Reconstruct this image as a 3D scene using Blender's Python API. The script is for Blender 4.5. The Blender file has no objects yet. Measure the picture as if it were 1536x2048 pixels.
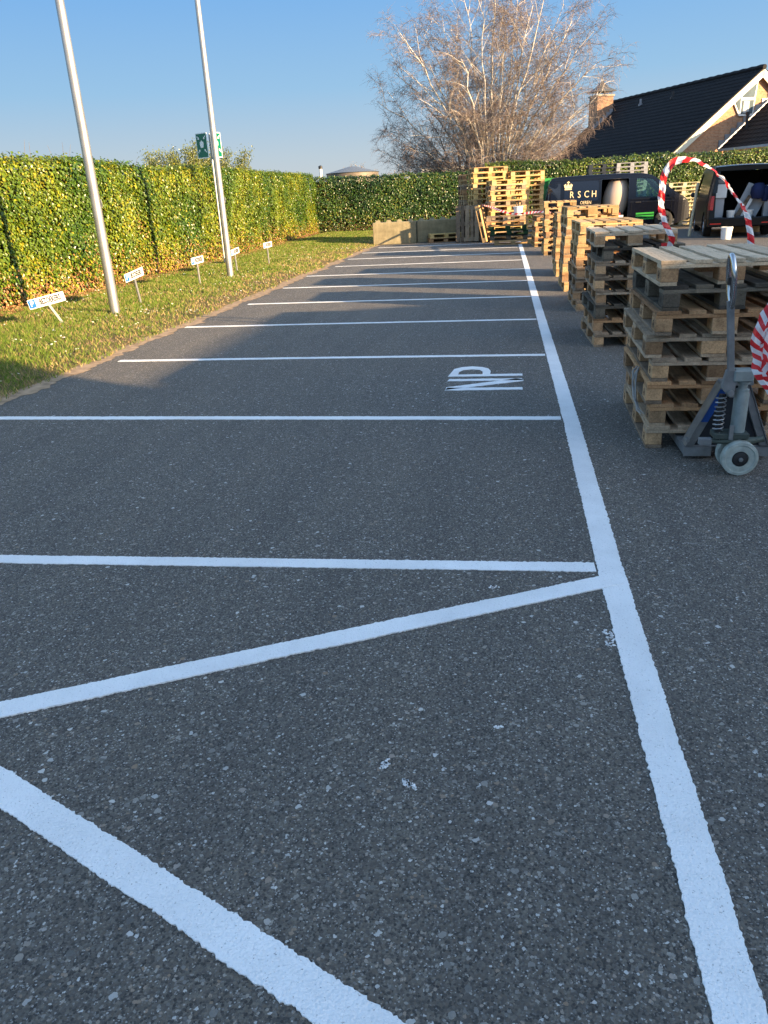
import bpy, bmesh, math, random
import numpy as np
from mathutils import Vector, Matrix, noise, geometry
R = math.radians
PI = math.pi
random.seed(11)
rng = np.random.default_rng(7)
S = bpy.context.scene
C = S.collection

# ---------------------------------------------------------------- camera
cd = bpy.data.cameras.new('camera'); cam = bpy.data.objects.new('camera', cd); C.objects.link(cam)
F_PX, PITCH, ROLL, YAW, CAM_H = 1513.30, 0.392584, -0.051779, -0.166408, 1.5771
fw0 = Vector((math.sin(YAW), math.cos(YAW), 0)); rt = Vector((math.cos(YAW), -math.sin(YAW), 0)); up0 = Vector((0, 0, 1))
fw = fw0*math.cos(PITCH) - up0*math.sin(PITCH); up = up0*math.cos(PITCH) + fw0*math.sin(PITCH)
r2 = rt*math.cos(ROLL) + up*math.sin(ROLL); u2 = up*math.cos(ROLL) - rt*math.sin(ROLL)
M = Matrix((r2, u2, -fw)).transposed().to_4x4(); M.translation = Vector((0, 0, CAM_H))
cam.matrix_world = M
cd.sensor_fit = 'VERTICAL'; cd.sensor_height = 36; cd.sensor_width = 27
cd.lens = F_PX*36/2048; cd.clip_end = 2000; cd.clip_start = 0.05
S.camera = cam
S.render.resolution_x = 768; S.render.resolution_y = 1024

# ---------------------------------------------------------------- light
SUN_EL = R(13.3); SUN_AZ = math.atan2(0.894, -0.447)      # clockwise from +Y
sdir = Vector((math.sin(SUN_AZ)*math.cos(SUN_EL), math.cos(SUN_AZ)*math.cos(SUN_EL), math.sin(SUN_EL)))
w = bpy.data.worlds.new('World'); S.world = w; w.use_nodes = True
nt = w.node_tree
for n in list(nt.nodes): nt.nodes.remove(n)
sky = nt.nodes.new('ShaderNodeTexSky'); sky.sky_type = 'NISHITA'; sky.sun_disc = False
sky.sun_elevation = SUN_EL; sky.sun_rotation = SUN_AZ
sky.air_density = 1.0; sky.dust_density = 1.2; sky.ozone_density = 1.5; sky.altitude = 0
tcw = nt.nodes.new('ShaderNodeTexCoord'); spw = nt.nodes.new('ShaderNodeSeparateXYZ'); nt.links.new(tcw.outputs['Generated'], spw.inputs[0])
rw = nt.nodes.new('ShaderNodeValToRGB'); nt.links.new(spw.outputs[2], rw.inputs[0]); el = rw.color_ramp.elements
SK = [(0.0, (1.15, 1.17, 1.17)), (0.05, (0.95, 1.15, 1.30)), (0.12, (0.60, 1.03, 1.48)), (0.23, (0.35, 0.82, 1.55)), (0.5, (0.5, 0.9, 1.6))]
while len(el) < len(SK): el.new(0.5)
for e_, (p_, c_) in zip(el, SK): e_.position = p_; e_.color = (*c_, 1)
mk = nt.nodes.new('ShaderNodeValToRGB'); nt.links.new(spw.outputs[2], mk.inputs[0]); mk.color_ramp.elements[0].position = 0.22; mk.color_ramp.elements[0].color = (0.0, 0.0, 0.0, 1); mk.color_ramp.elements[1].position = 0.42
mx = nt.nodes.new('ShaderNodeMix'); mx.data_type = 'RGBA'; nt.links.new(mk.outputs[0], mx.inputs[0]); nt.links.new(rw.outputs[0], mx.inputs[6]); nt.links.new(sky.outputs[0], mx.inputs[7])
bg = nt.nodes.new('ShaderNodeBackground'); bg.inputs[1].default_value = 0.15
wo = nt.nodes.new('ShaderNodeOutputWorld')
nt.links.new(mx.outputs[2], bg.inputs[0]); nt.links.new(bg.outputs[0], wo.inputs[0])
ld = bpy.data.lights.new('sun', 'SUN'); ld.energy = 5.0; ld.angle = R(0.55); ld.color = (1.0, 0.72, 0.42)
sun = bpy.data.objects.new('sun', ld); C.objects.link(sun)
sun.rotation_euler = sdir.to_track_quat('Z', 'Y').to_euler()
S.view_settings.view_transform = 'Standard'; S.view_settings.look = 'None'
S.view_settings.exposure = 1.85; S.view_settings.gamma = 1

# ---------------------------------------------------------------- helpers
def tag(o, label=None, cat=None, group=None, kind=None):
    if label: o['label'] = label
    if cat: o['category'] = cat
    if group: o['group'] = group
    if kind: o['kind'] = kind
    return o
def empty(name, loc=(0, 0, 0), rz=0, label=None, cat=None, group=None):
    o = bpy.data.objects.new(name, None); C.objects.link(o); o.location = loc; o.rotation_euler = (0, 0, rz)
    o.empty_display_size = 0.1
    return tag(o, label, cat, group)
class MB:
    """collects verts and faces"""
    def __init__(s): s.v = []; s.f = []; s.m = []; s.mi = 0
    def add(s, vs, fs):
        b = len(s.v); s.v += [tuple(p) for p in vs]; s.f += [tuple(i+b for i in f) for f in fs]; s.m += [s.mi]*len(fs)
    def box(s, x0, x1, y0, y1, z0, z1, mat=None):
        vs = [Vector((x, y, z)) for x in (x0, x1) for y in (y0, y1) for z in (z0, z1)]
        if mat is not None: vs = [mat @ p for p in vs]
        s.add(vs, [(0, 1, 3, 2), (4, 6, 7, 5), (0, 4, 5, 1), (2, 3, 7, 6), (0, 2, 6, 4), (1, 5, 7, 3)])
        return s
    def tube(s, pts, rad, n=8, cap=True):
        pts = [Vector(p) for p in pts]
        if not hasattr(rad, '__len__'): rad = [rad]*len(pts)
        b = len(s.v); ref = None
        for i, p in enumerate(pts):
            d = (pts[min(i+1, len(pts)-1)] - pts[max(i-1, 0)])
            d = d.normalized() if d.length > 1e-9 else Vector((0, 0, 1))
            if ref is None: ref = Vector((1, 0, 0)) if abs(d.x) < 0.8 else Vector((0, 1, 0))
            a = (ref - d*ref.dot(d)).normalized(); c = d.cross(a); ref = a
            for k in range(n):
                t = 2*PI*k/n; s.v.append(tuple(p + (a*math.cos(t) + c*math.sin(t))*rad[i]))
        for i in range(len(pts)-1):
            for k in range(n):
                s.f.append((b+i*n+k, b+i*n+(k+1) % n, b+(i+1)*n+(k+1) % n, b+(i+1)*n+k)); s.m.append(s.mi)
        if cap:
            s.f.append(tuple(b+k for k in range(n))[::-1]); s.m.append(s.mi)
            s.f.append(tuple(b+(len(pts)-1)*n+k for k in range(n))); s.m.append(s.mi)
        return s
    def lathe(s, prof, axis='Z', o=(0, 0, 0), n=24):
        """prof: list of (r, h)"""
        b = len(s.v); o = Vector(o)
        for r, h in prof:
            for k in range(n):
                t = 2*PI*k/n; x, y = r*math.cos(t), r*math.sin(t)
                p = {'Z': Vector((x, y, h)), 'Y': Vector((x, h, y)), 'X': Vector((h, x, y))}[axis]
                s.v.append(tuple(o+p))
        for i in range(len(prof)-1):
            for k in range(n):
                s.f.append((b+i*n+k, b+i*n+(k+1) % n, b+(i+1)*n+(k+1) % n, b+(i+1)*n+k)); s.m.append(s.mi)
        return s
    def prism(s, poly, z0, z1, mat=None):
        n = len(poly)
        vs = [Vector((x, y, z0)) for x, y in poly] + [Vector((x, y, z1)) for x, y in poly]
        if mat is not None: vs = [mat @ p for p in vs]
        s.add(vs, [tuple(range(n))[::-1], tuple(range(n, 2*n))] + [(i, (i+1) % n, n+(i+1) % n, n+i) for i in range(n)])
        return s
    def build(s, name, mats, parent=None, smooth=False, bevel=0, loc=None, rot=None):
        me = bpy.data.meshes.new(name); me.from_pydata(s.v, [], s.f)
        if not isinstance(mats, (list, tuple)): mats = [mats]
        for m in mats: me.materials.append(m)
        if len(mats) > 1: me.polygons.foreach_set('material_index', s.m)
        bm = bmesh.new(); bm.from_mesh(me)
        bmesh.ops.recalc_face_normals(bm, faces=bm.faces)
        if bevel:
            es = [e for e in bm.edges if len(e.link_faces) == 2 and e.calc_face_angle(0) > 0.6]
            bmesh.ops.bevel(bm, geom=es, offset=bevel, segments=1, affect='EDGES', clamp_overlap=True)
        bm.to_mesh(me); bm.free()
        if smooth:
            me.polygons.foreach_set('use_smooth', [True]*len(me.polygons)); me.set_sharp_from_angle(angle=R(40))
        o = bpy.data.objects.new(name, me); C.objects.link(o)
        if parent: o.parent = parent
        if loc: o.location = loc
        if rot: o.rotation_euler = rot
        return o
def np_mesh(name, V, F, mats, col=None, parent=None, smooth=False, midx=None):
    me = bpy.data.meshes.new(name); V = np.asarray(V, np.float32); F = np.asarray(F, np.int32)
    me.vertices.add(len(V)); me.vertices.foreach_set('co', V.ravel())
    k = F.shape[1]; me.loops.add(F.size); me.loops.foreach_set('vertex_index', F.ravel())
    me.polygons.add(len(F)); me.polygons.foreach_set('loop_start', np.arange(0, F.size, k, dtype=np.int32))
    if not isinstance(mats, (list, tuple)): mats = [mats]
    for m in mats: me.materials.append(m)
    me.update(calc_edges=True)
    if midx is not None: me.polygons.foreach_set('material_index', np.asarray(midx, np.int32))
    if col is not None:
        a = me.color_attributes.new('Col', 'FLOAT_COLOR', 'POINT')
        c4 = np.ones((len(V), 4), np.float32); c4[:, :3] = col; a.data.foreach_set('color', c4.ravel())
    me.polygons.foreach_set('use_smooth', [bool(smooth)]*len(F))
    me.validate()
    o = bpy.data.objects.new(name, me); C.objects.link(o)
    if parent: o.parent = parent
    return o

# ---------------------------------------------------------------- materials
def new_mat(name):
    m = bpy.data.materials.new(name); m.use_nodes = True; return m, m.node_tree, m.node_tree.nodes['Principled BSDF']
def N(nt, t, **kw):
    n = nt.nodes.new(t)
    for k, v in kw.items(): setattr(n, k, v)
    return n
def ramp(nt, fac, stops):
    r = N(nt, 'ShaderNodeValToRGB'); e = r.color_ramp.elements
    while len(e) < len(stops): e.new(0.5)
    for i, (p, c) in enumerate(stops): e[i].position = p; e[i].color = (*c, 1) if len(c) == 3 else c
    nt.links.new(fac, r.inputs[0]); return r.outputs[0]
def mixc(nt, fac, a, b, mode='MIX'):
    m = N(nt, 'ShaderNodeMix', data_type='RGBA', blend_type=mode)
    for s, v in ((m.inputs[0], fac), (m.inputs[6], a), (m.inputs[7], b)):
        if isinstance(v, bpy.types.NodeSocket): nt.links.new(v, s)
        else: s.default_value = v if not isinstance(v, tuple) or len(v) == 4 else (*v, 1)
    return m.outputs[2]
def math_(nt, op, a, b=0.0):
    m = N(nt, 'ShaderNodeMath', operation=op)
    for s, v in ((m.inputs[0], a), (m.inputs[1], b)):
        if isinstance(v, bpy.types.NodeSocket): nt.links.new(v, s)
        else: s.default_value = v
    return m.outputs[0]
def objco(nt, scale=(1, 1, 1), rnd=False):
    t = N(nt, 'ShaderNodeTexCoord'); mp = N(nt, 'ShaderNodeMapping'); mp.inputs['Scale'].default_value = scale
    nt.links.new(t.outputs['Object'], mp.inputs[0])
    if rnd:
        oi = N(nt, 'ShaderNodeObjectInfo'); mu = math_(nt, 'MULTIPLY', oi.outputs['Random'], 57.0)
        cx = N(nt, 'ShaderNodeCombineXYZ')
        for i in range(3): nt.links.new(mu, cx.inputs[i])
        nt.links.new(cx.outputs[0], mp.inputs['Location'])
    return mp.outputs[0]
def noisetex(nt, vec, scale, detail=4, rough=0.55, out=0):
    n = N(nt, 'ShaderNodeTexNoise'); n.inputs['Scale'].default_value = scale; n.inputs['Detail'].default_value = detail
    n.inputs['Roughness'].default_value = rough; nt.links.new(vec, n.inputs['Vector']); return n.outputs[out]
def bump(nt, h, strength, dist, b):
    n = N(nt, 'ShaderNodeBump'); n.inputs['Strength'].default_value = strength; n.inputs['Distance'].default_value = dist
    nt.links.new(h, n.inputs['Height']); nt.links.new(n.outputs[0], b.inputs['Normal'])
def simple(name, col, rough=0.5, metal=0.0, var=0.12, vscale=6, coat=0, bmp=0, bscale=60, spec=None):
    m, nt, b = new_mat(name)
    v = objco(nt, rnd=True); n = noisetex(nt, v, vscale, 5)
    lo = tuple(c*(1-var) for c in col); hi = tuple(min(1, c*(1+var)) for c in col)
    nt.links.new(ramp(nt, n, [(0.3, lo), (0.7, hi)]), b.inputs['Base Color'])
    b.inputs['Roughness'].default_value = rough; b.inputs['Metallic'].default_value = metal
    if coat: b.inputs['Coat Weight'].default_value = coat; b.inputs['Coat Roughness'].default_value = 0.06
    if spec is not None: b.inputs['Specular IOR Level'].default_value = spec
    if bmp: bump(nt, noisetex(nt, v, bscale, 3), bmp, 0.004, b)
    return m

def asphalt_mat():
    m, nt, b = new_mat('asphalt'); v = objco(nt)
    big = noisetex(nt, v, 0.35, 4); mid = noisetex(nt, v, 2.3, 5, 0.6); fine = noisetex(nt, v, 260, 2)
    base = ramp(nt, mid, [(0.25, (0.088, 0.077, 0.063)), (0.75, (0.130, 0.112, 0.088))])
    base = mixc(nt, ramp(nt, big, [(0.35, (0, 0, 0)), (0.7, (0.55, 0.55, 0.55))]), base, (0.140, 0.119, 0.092))
    def stones(scale, thr, dmax, stops):
        vo = N(nt, 'ShaderNodeTexVoronoi'); vo.inputs['Scale'].default_value = scale; vo.inputs['Randomness'].default_value = 1.0
        wv = N(nt, 'ShaderNodeVectorMath', operation='MULTIPLY_ADD'); nc = N(nt, 'ShaderNodeTexNoise'); nc.inputs['Scale'].default_value = scale*1.4
        nt.links.new(v, nc.inputs['Vector']); nt.links.new(nc.outputs['Color'], wv.inputs[0]); wv.inputs[1].default_value = (0.6/scale,)*3
        nt.links.new(v, wv.inputs[2]); nt.links.new(wv.outputs[0], vo.inputs['Vector'])
        sp = N(nt, 'ShaderNodeSeparateColor'); nt.links.new(vo.outputs['Color'], sp.inputs[0])
        sel = math_(nt, 'GREATER_THAN', sp.outputs[0], thr)
        near = math_(nt, 'LESS_THAN', vo.outputs['Distance'], math_(nt, 'MULTIPLY_ADD', sp.outputs[2], dmax))
        nt.nodes[-1]
        f = math_(nt, 'MULTIPLY', sel, near)
        c = ramp(nt, sp.outputs[1], stops)
        return f, c, vo.outputs['Distance']
    st = [(0.0, (0.12, 0.115, 0.105)), (0.35, (0.20, 0.19, 0.17)), (0.6, (0.30, 0.285, 0.25)), (0.8, (0.24, 0.175, 0.12)), (0.9, (0.40, 0.40, 0.38)), (1.0, (0.55, 0.54, 0.51))]
    st2 = [(0.0, (0.10, 0.095, 0.085)), (0.6, (0.19, 0.18, 0.165)), (1.0, (0.42, 0.41, 0.38))]
    dk = [(0.0, (0.036, 0.034, 0.032)), (0.5, (0.092, 0.084, 0.073)), (1.0, (0.165, 0.148, 0.122))]
    f0, c0, d0 = stones(150, 0.12, 0.45, dk)
    col = mixc(nt, f0, base, c0)
    f1, c1, d1 = stones(120, 0.89, 0.35, st)
    col = mixc(nt, f1, col, c1)
    f2, c2, d2 = stones(240, 0.88, 0.40, st2)
    col = mixc(nt, f2, col, c2)
    f3, c3, d3 = stones(60, 0.975, 0.33, st)
    col = mixc(nt, f3, col, c3)
    vs = objco(nt, (3.0, 0.35, 1)); sn = noisetex(nt, vs, 1.1, 5, 0.6)
    col = mixc(nt, 1.0, col, ramp(nt, sn, [(0.32, (0.86, 0.86, 0.87)), (0.5, (1, 1, 1)), (0.72, (1.10, 1.08, 1.05))]), 'MULTIPLY')
    nt.links.new(col, b.inputs['Base Color']); b.inputs['Roughness'].default_value = 0.78
    b.inputs['Specular IOR Level'].default_value = 0.35
    h = math_(nt, 'ADD', math_(nt, 'MULTIPLY', d0, -1.0), math_(nt, 'MULTIPLY', fine, 0.8))
    h = math_(nt, 'ADD', h, math_(nt, 'MULTIPLY', f1, 0.35)); h = math_(nt, 'ADD', h, math_(nt, 'MULTIPLY', f3, 0.4))
    bump(nt, h, 0.75, 0.006, b)
    return m
def paint_mat():
    m, nt, b = new_mat('road_paint'); v = objco(nt)
    n = noisetex(nt, v, 3.0, 5, 0.6); g = noisetex(nt, v, 90, 4, 0.7)
    col = ramp(nt, n, [(0.3, (0.74, 0.75, 0.74)), (0.7, (0.86, 0.87, 0.86))])
    gm = noisetex(nt, v, 1.3, 6, 0.7); col = mixc(nt, ramp(nt, gm, [(0.48, (0, 0, 0)), (0.68, (0.30, 0.30, 0.30))]), col, (0.50, 0.50, 0.50))
    sp = noisetex(nt, v, 150, 3, 0.7)
    col = mixc(nt, ramp(nt, sp, [(0.30, (1, 1, 1)), (0.38, (0, 0, 0))]), col, (0.30, 0.30, 0.29))
    nt.links.new(col, b.inputs['Base Color']); b.inputs['Roughness'].default_value = 0.55
    vo = N(nt, 'ShaderNodeTexVoronoi'); vo.inputs['Scale'].default_value = 140; nt.links.new(v, vo.inputs['Vector'])
    h = math_(nt, 'ADD', math_(nt, 'MULTIPLY', vo.outputs['Distance'], -0.7), g)
    bump(nt, h, 0.9, 0.006, b)
    return m
def leaf_mat(name, rough=0.42, trans=0.12, spec=0.5):
    m, nt, b = new_mat(name); a = N(nt, 'ShaderNodeVertexColor'); a.layer_name = 'Col'
    nt.links.new(a.outputs[0], b.inputs['Base Color']); b.inputs['Roughness'].default_value = rough
    b.inputs['Specular IOR Level'].default_value = spec
    out = nt.nodes['Material Output']
    if trans:
        t = N(nt, 'ShaderNodeBsdfTranslucent'); nt.links.new(a.outputs[0], t.inputs[0])
        mx = N(nt, 'ShaderNodeMixShader'); mx.inputs[0].default_value = trans
        nt.links.new(b.outputs[0], mx.inputs[1]); nt.links.new(t.outputs[0], mx.inputs[2]); nt.links.new(mx.outputs[0], out.inputs[0])
    return m
def soil_mat():
    m, nt, b = new_mat('lawn_soil'); v = objco(nt)
    n = noisetex(nt, v, 1.4, 5, 0.6); f = noisetex(nt, v, 30, 5, 0.7)
    col = ramp(nt, n, [(0.35, (0.07, 0.10, 0.022)), (0.55, (0.14, 0.13, 0.045)), (0.72, (0.20, 0.14, 0.075))])
    col = mixc(nt, 0.55, col, ramp(nt, f, [(0.3, (0.06, 0.042, 0.022)), (0.7, (0.26, 0.19, 0.095))]))
    nt.links.new(col, b.inputs['Base Color']); b.inputs['Roughness'].default_value = 0.95
    b.inputs['Specular IOR Level'].default_value = 0.1
    bump(nt, f, 1.0, 0.03, b); return m
def wood_mat(name, lo, hi, dark=0.4):
    m, nt, b = new_mat(name); oi = N(nt, 'ShaderNodeObjectInfo'); ge = N(nt, 'ShaderNodeNewGeometry')
    rnd = math_(nt, 'FRACT', math_(nt, 'ADD', oi.outputs['Random'], math_(nt, 'MULTIPLY', ge.outputs['Random Per Island'], 3.7)))
    v = objco(nt, (22, 1.6, 22), rnd=True); v2 = objco(nt, (1, 1, 1), rnd=True)
    g = noisetex(nt, v, 3.2, 6, 0.65); st = noisetex(nt, v2, 7, 5, 0.65); sp = noisetex(nt, v2, 120, 3, 0.6)
    base = mixc(nt, rnd, (*lo, 1), (*hi, 1))
    r2_ = math_(nt, 'FRACT', math_(nt, 'MULTIPLY', rnd, 13.7)); base = mixc(nt, 1.0, base, ramp(nt, r2_, [(0.0, (0.48, 0.46, 0.45)), (0.18, (0.8, 0.79, 0.78)), (0.3, (1, 1, 1)), (1.0, (1.12, 1.08, 1.02))]), 'MULTIPLY')
    gr = ramp(nt, g, [(0.25, (0.55, 0.52, 0.48)), (0.5, (0.95, 0.95, 0.95)), (0.75, (1.12, 1.1, 1.05))])
    col = mixc(nt, 1.0, base, gr, 'MULTIPLY')
    sm = ramp(nt, st, [(0.28, (dark, dark, dark)), (0.5, (1, 1, 1))])
    col = mixc(nt, 1.0, col, sm, 'MULTIPLY')
    col = mixc(nt, 0.35, col, mixc(nt, 1.0, col, ramp(nt, sp, [(0.35, (0.5, 0.5, 0.5)), (0.65, (1.4, 1.4, 1.35))]), 'MULTIPLY'))
    nt.links.new(col, b.inputs['Base Color']); b.inputs['Roughness'].default_value = 0.85
    b.inputs['Specular IOR Level'].default_value = 0.2
    bump(nt, math_(nt, 'ADD', g, math_(nt, 'MULTIPLY', sp, 0.3)), 0.5, 0.004, b)
    return m
def brick_mat(name, c1, c2, mortar, axis=None):
    m, nt, b = new_mat(name); t = N(nt, 'ShaderNodeTexCoord'); sx = N(nt, 'ShaderNodeSeparateXYZ'); cx = N(nt, 'ShaderNodeCombineXYZ')
    nt.links.new(t.outputs['Object'], sx.inputs[0])
    h = math_(nt, 'ADD', sx.outputs[0], sx.outputs[1]); nt.links.new(h, cx.inputs[0]); nt.links.new(sx.outputs[2], cx.inputs[1])
    br = N(nt, 'ShaderNodeTexBrick'); nt.links.new(cx.outputs[0], br.inputs['Vector'])
    br.inputs['Color1'].default_value = (*c1, 1); br.inputs['Color2'].default_value = (*c2, 1); br.inputs['Mortar'].default_value = (*mortar, 1)
    br.inputs['Scale'].default_value = 1; br.inputs['Brick Width'].default_value = 0.22; br.inputs['Row Height'].default_value = 0.075
    br.inputs['Mortar Size'].default_value = 0.008
    n = noisetex(nt, t.outputs['Object'], 9, 4)
    col = mixc(nt, 0.5, br.outputs[0], mixc(nt, 1.0, br.outputs[0], ramp(nt, n, [(0.3, (0.55, 0.55, 0.55)), (0.7, (1.3, 1.25, 1.2))]), 'MULTIPLY'))
    nt.links.new(col, b.inputs['Base Color']); b.inputs['Roughness'].default_value = 0.9
    bump(nt, br.outputs[1], -0.4, 0.01, b); return m
def glass_mat():
    m, nt, b = new_mat('tinted_glass'); b.inputs['Base Color'].default_value = (0.55, 0.75, 0.68, 1)
    b.inputs['Roughness'].default_value = 0.03; b.inputs['Transmission Weight'].default_value = 1.0; b.inputs['IOR'].default_value = 1.05
    out = nt.nodes['Material Output']; tr = N(nt, 'ShaderNodeBsdfTransparent'); tr.inputs[0].default_value = (0.66, 0.80, 0.76, 1)
    gl = N(nt, 'ShaderNodeBsdfGlossy'); gl.inputs['Roughness'].default_value = 0.03
    fr = N(nt, 'ShaderNodeFresnel'); fr.inputs[0].default_value = 1.6
    mx = N(nt, 'ShaderNodeMixShader'); nt.links.new(fr.outputs[0], mx.inputs[0]); nt.links.new(tr.outputs[0], mx.inputs[1]); nt.links.new(gl.outputs[0], mx.inputs[2])
    nt.links.new(mx.outputs[0], out.inputs[0]); return m
def tape_mat(name, col):
    m, nt, b = new_mat(name); v = objco(nt); n = noisetex(nt, v, 25, 3)
    b.inputs['Base Color'].default_value = (*col, 1); b.inputs['Roughness'].default_value = 0.35
    t = N(nt, 'ShaderNodeBsdfTranslucent'); t.inputs[0].default_value = (*col, 1)
    mx = N(nt, 'ShaderNodeMixShader'); mx.inputs[0].default_value = 0.35
    nt.links.new(b.outputs[0], mx.inputs[1]); nt.links.new(t.outputs[0], mx.inputs[2]); nt.links.new(mx.outputs[0], nt.nodes['Material Output'].inputs[0])
    bump(nt, n, 0.3, 0.01, b); return m
def concrete_mat():
    m, nt, b = new_mat('weathered_concrete'); v = objco(nt); vs = objco(nt, (6, 6, 0.7))
    n = noisetex(nt, v, 3.5, 6, 0.65); s = noisetex(nt, vs, 2.5, 5, 0.6)
    col = ramp(nt, n, [(0.3, (0.15, 0.125, 0.07)), (0.7, (0.31, 0.26, 0.155))])
    col = mixc(nt, ramp(nt, s, [(0.5, (0, 0, 0)), (0.75, (0.45, 0.45, 0.45))]), col, (0.14, 0.14, 0.08))
    nt.links.new(col, b.inputs['Base Color']); b.inputs['Roughness'].default_value = 0.92
    bump(nt, noisetex(nt, v, 40, 4), 0.4, 0.008, b); return m
def rooftile_mat():
    m, nt, b = new_mat('roof_tile'); v = objco(nt); n = noisetex(nt, v, 5, 5)
    nt.links.new(ramp(nt, n, [(0.3, (0.009, 0.009, 0.010)), (0.7, (0.020, 0.018, 0.018))]), b.inputs['Base Color'])
    b.inputs['Roughness'].default_value = 0.75; b.inputs['Specular IOR Level'].default_value = 0.2; return m
def bark_mat():
    m, nt, b = new_mat('birch_bark'); v = objco(nt, (1, 1, 4)); n = noisetex(nt, v, 2.4, 5, 0.7)
    nt.links.new(ramp(nt, n, [(0.36, (0.10, 0.075, 0.055)), (0.46, (0.50, 0.44, 0.36)), (0.6, (0.70, 0.65, 0.57))]), b.inputs['Base Color'])
    b.inputs['Roughness'].default_value = 0.7; return m

ASPH = asphalt_mat(); PAINT = paint_mat(); SOIL = soil_mat()
LEAF = leaf_mat('ivy_leaf', 0.33, 0.15, 0.5); GRASS = leaf_mat('grass_blade', 0.6, 0.3, 0.2); DRY = leaf_mat('dry_leaf', 0.7, 0.15, 0.2)
W_GREY = wood_mat('wood_grey', (0.22, 0.163, 0.115), (0.47, 0.355, 0.245), 0.45)
W_BROWN = wood_mat('wood_brown', (0.3, 0.165, 0.082), (0.52, 0.31, 0.16), 0.4)
W_TOP = wood_mat('wood_bleached', (0.5, 0.385, 0.26), (0.62, 0.49, 0.345), 0.7)
W_BLOCK = wood_mat('chipboard_block', (0.32, 0.188, 0.1), (0.54, 0.345, 0.19), 0.55)
W_DARK = wood_mat('wood_dark', (0.075, 0.066, 0.055), (0.18, 0.15, 0.11), 0.4)
W_PALE = wood_mat('wood_pale', (0.42, 0.27, 0.125), (0.6, 0.42, 0.22), 0.6)
W_NEW = wood_mat('wood_new', (0.5, 0.34, 0.13), (0.64, 0.47, 0.21), 0.75)
W_GREEN = wood_mat('wood_green_painted', (0.012, 0.035, 0.018), (0.03, 0.075, 0.035), 0.5)
W_CREAM = wood_mat('wood_cream', (0.52, 0.47, 0.30), (0.66, 0.60, 0.42), 0.7)
PL_GREY = simple('grey_plastic', (0.33, 0.33, 0.34), 0.55); PL_DARK = simple('dark_plastic', (0.025, 0.03, 0.04), 0.5)
ALU = simple('brushed_aluminium_pole', (0.40, 0.40, 0.385), 0.45, 0.75, 0.14, 5)
STEEL = simple('worn_steel', (0.30, 0.31, 0.31), 0.42, 0.75, 0.25, 12, bmp=0.2)
CHROME = simple('chrome', (0.5, 0.5, 0.5), 0.12, 1.0, 0.05)
JACKGREY = simple('jack_grey_paint', (0.19, 0.20, 0.20), 0.5, 0.3, 0.25, 14, bmp=0.25)
PUMPGREY = simple('pump_pale_green_grey', (0.22, 0.26, 0.25), 0.5, 0.15, 0.2, 14)
BLUE = simple('blue_paint', (0.008, 0.055, 0.24), 0.4, 0, 0.15, 12)
BLACK = simple('black_plastic', (0.015, 0.015, 0.016), 0.5)
RUBBER = simple('rubber', (0.02, 0.02, 0.02), 0.8)
NYLON = simple('nylon_wheel', (0.34, 0.38, 0.34), 0.55, 0, 0.3, 18)
VAN = simple('van_black_paint', (0.003, 0.004, 0.009), 0.25, 0.0, 0.05, 2, coat=0.25, spec=0.25)
VAN2 = simple('van_dark_paint', (0.004, 0.004, 0.0045), 0.28, 0.0, 0.05, 2, coat=0.2, spec=0.25)
GLASS = glass_mat()
REDL = simple('red_lamp_plastic', (0.55, 0.02, 0.012), 0.2, 0, 0.1, 10, coat=0.5)
GOLD = simple('gold_lettering', (0.78, 0.62, 0.36), 0.45, 0, 0.02)
LGREEN = simple('bright_green_stripe', (0.03, 0.28, 0.04), 0.4, 0, 0.05)
SKIP = simple('green_container_paint', (0.04, 0.30, 0.06), 0.5, 0, 0.12, 3)
WHITE = simple('white_paint', (0.75, 0.75, 0.72), 0.45, 0, 0.05)
WPL = simple('white_plastic', (0.78, 0.79, 0.76), 0.4, 0, 0.05)
CREAMP = simple('cream_fascia', (0.72, 0.66, 0.50), 0.5, 0, 0.08, 2)
SIGNBLUE = simple('sign_blue', (0.01, 0.12, 0.5), 0.35, 0, 0.03); NAILM = simple('nail_head', (0.05, 0.045, 0.04), .6, .3)
INK = simple('dark_ink', (0.006, 0.006, 0.006), 0.5, 0, 0.03)
SIGNGREEN = simple('sign_green', (0.0, 0.13, 0.07), 0.3, 0, 0.05); SIGNWHITE = simple('sign_white', (0.80, 0.82, 0.80), 0.35, 0, 0.03)
TRED = tape_mat('tape_red', (0.72, 0.03, 0.035)); TWHITE = tape_mat('tape_white', (0.80, 0.80, 0.80))
CONC = concrete_mat(); ROOF = rooftile_mat(); BARK = bark_mat()
BRICK = brick_mat('house_brick', (0.40, 0.18, 0.085), (0.50, 0.26, 0.13), (0.36, 0.29, 0.22))
BRICK2 = brick_mat('chimney_brick', (0.20, 0.10, 0.055), (0.32, 0.17, 0.09), (0.25, 0.22, 0.18))
LEAD = simple('lead_flashing', (0.24, 0.25, 0.27), 0.45, 0.3, 0.15, 8)
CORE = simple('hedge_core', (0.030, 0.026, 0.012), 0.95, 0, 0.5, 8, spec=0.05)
TWIG = leaf_mat('birch_twig', 0.7, 0, 0.2)
KERB = simple('sandy_edge', (0.33, 0.235, 0.15), 0.95, 0, 0.35, 9, bmp=0.6, bscale=90, spec=0.1)
EARTH = simple('field_grass', (0.07, 0.085, 0.03), 0.95, 0, 0.3, 0.5)
FOIL = simple('clear_wrap_film', (0.30, 0.29, 0.27), 0.35, 0, 0.2, 20)
VINYL = simple('beige_vinyl', (0.52, 0.40, 0.30), 0.3, 0, 0.05, 2, coat=0.3)
PANELG = simple('pale_grey_panel', (0.42, 0.43, 0.44), 0.5, 0, 0.06)
NAVY = simple('navy_cloth', (0.008, 0.016, 0.07), 0.85, 0, 0.2)
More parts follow.
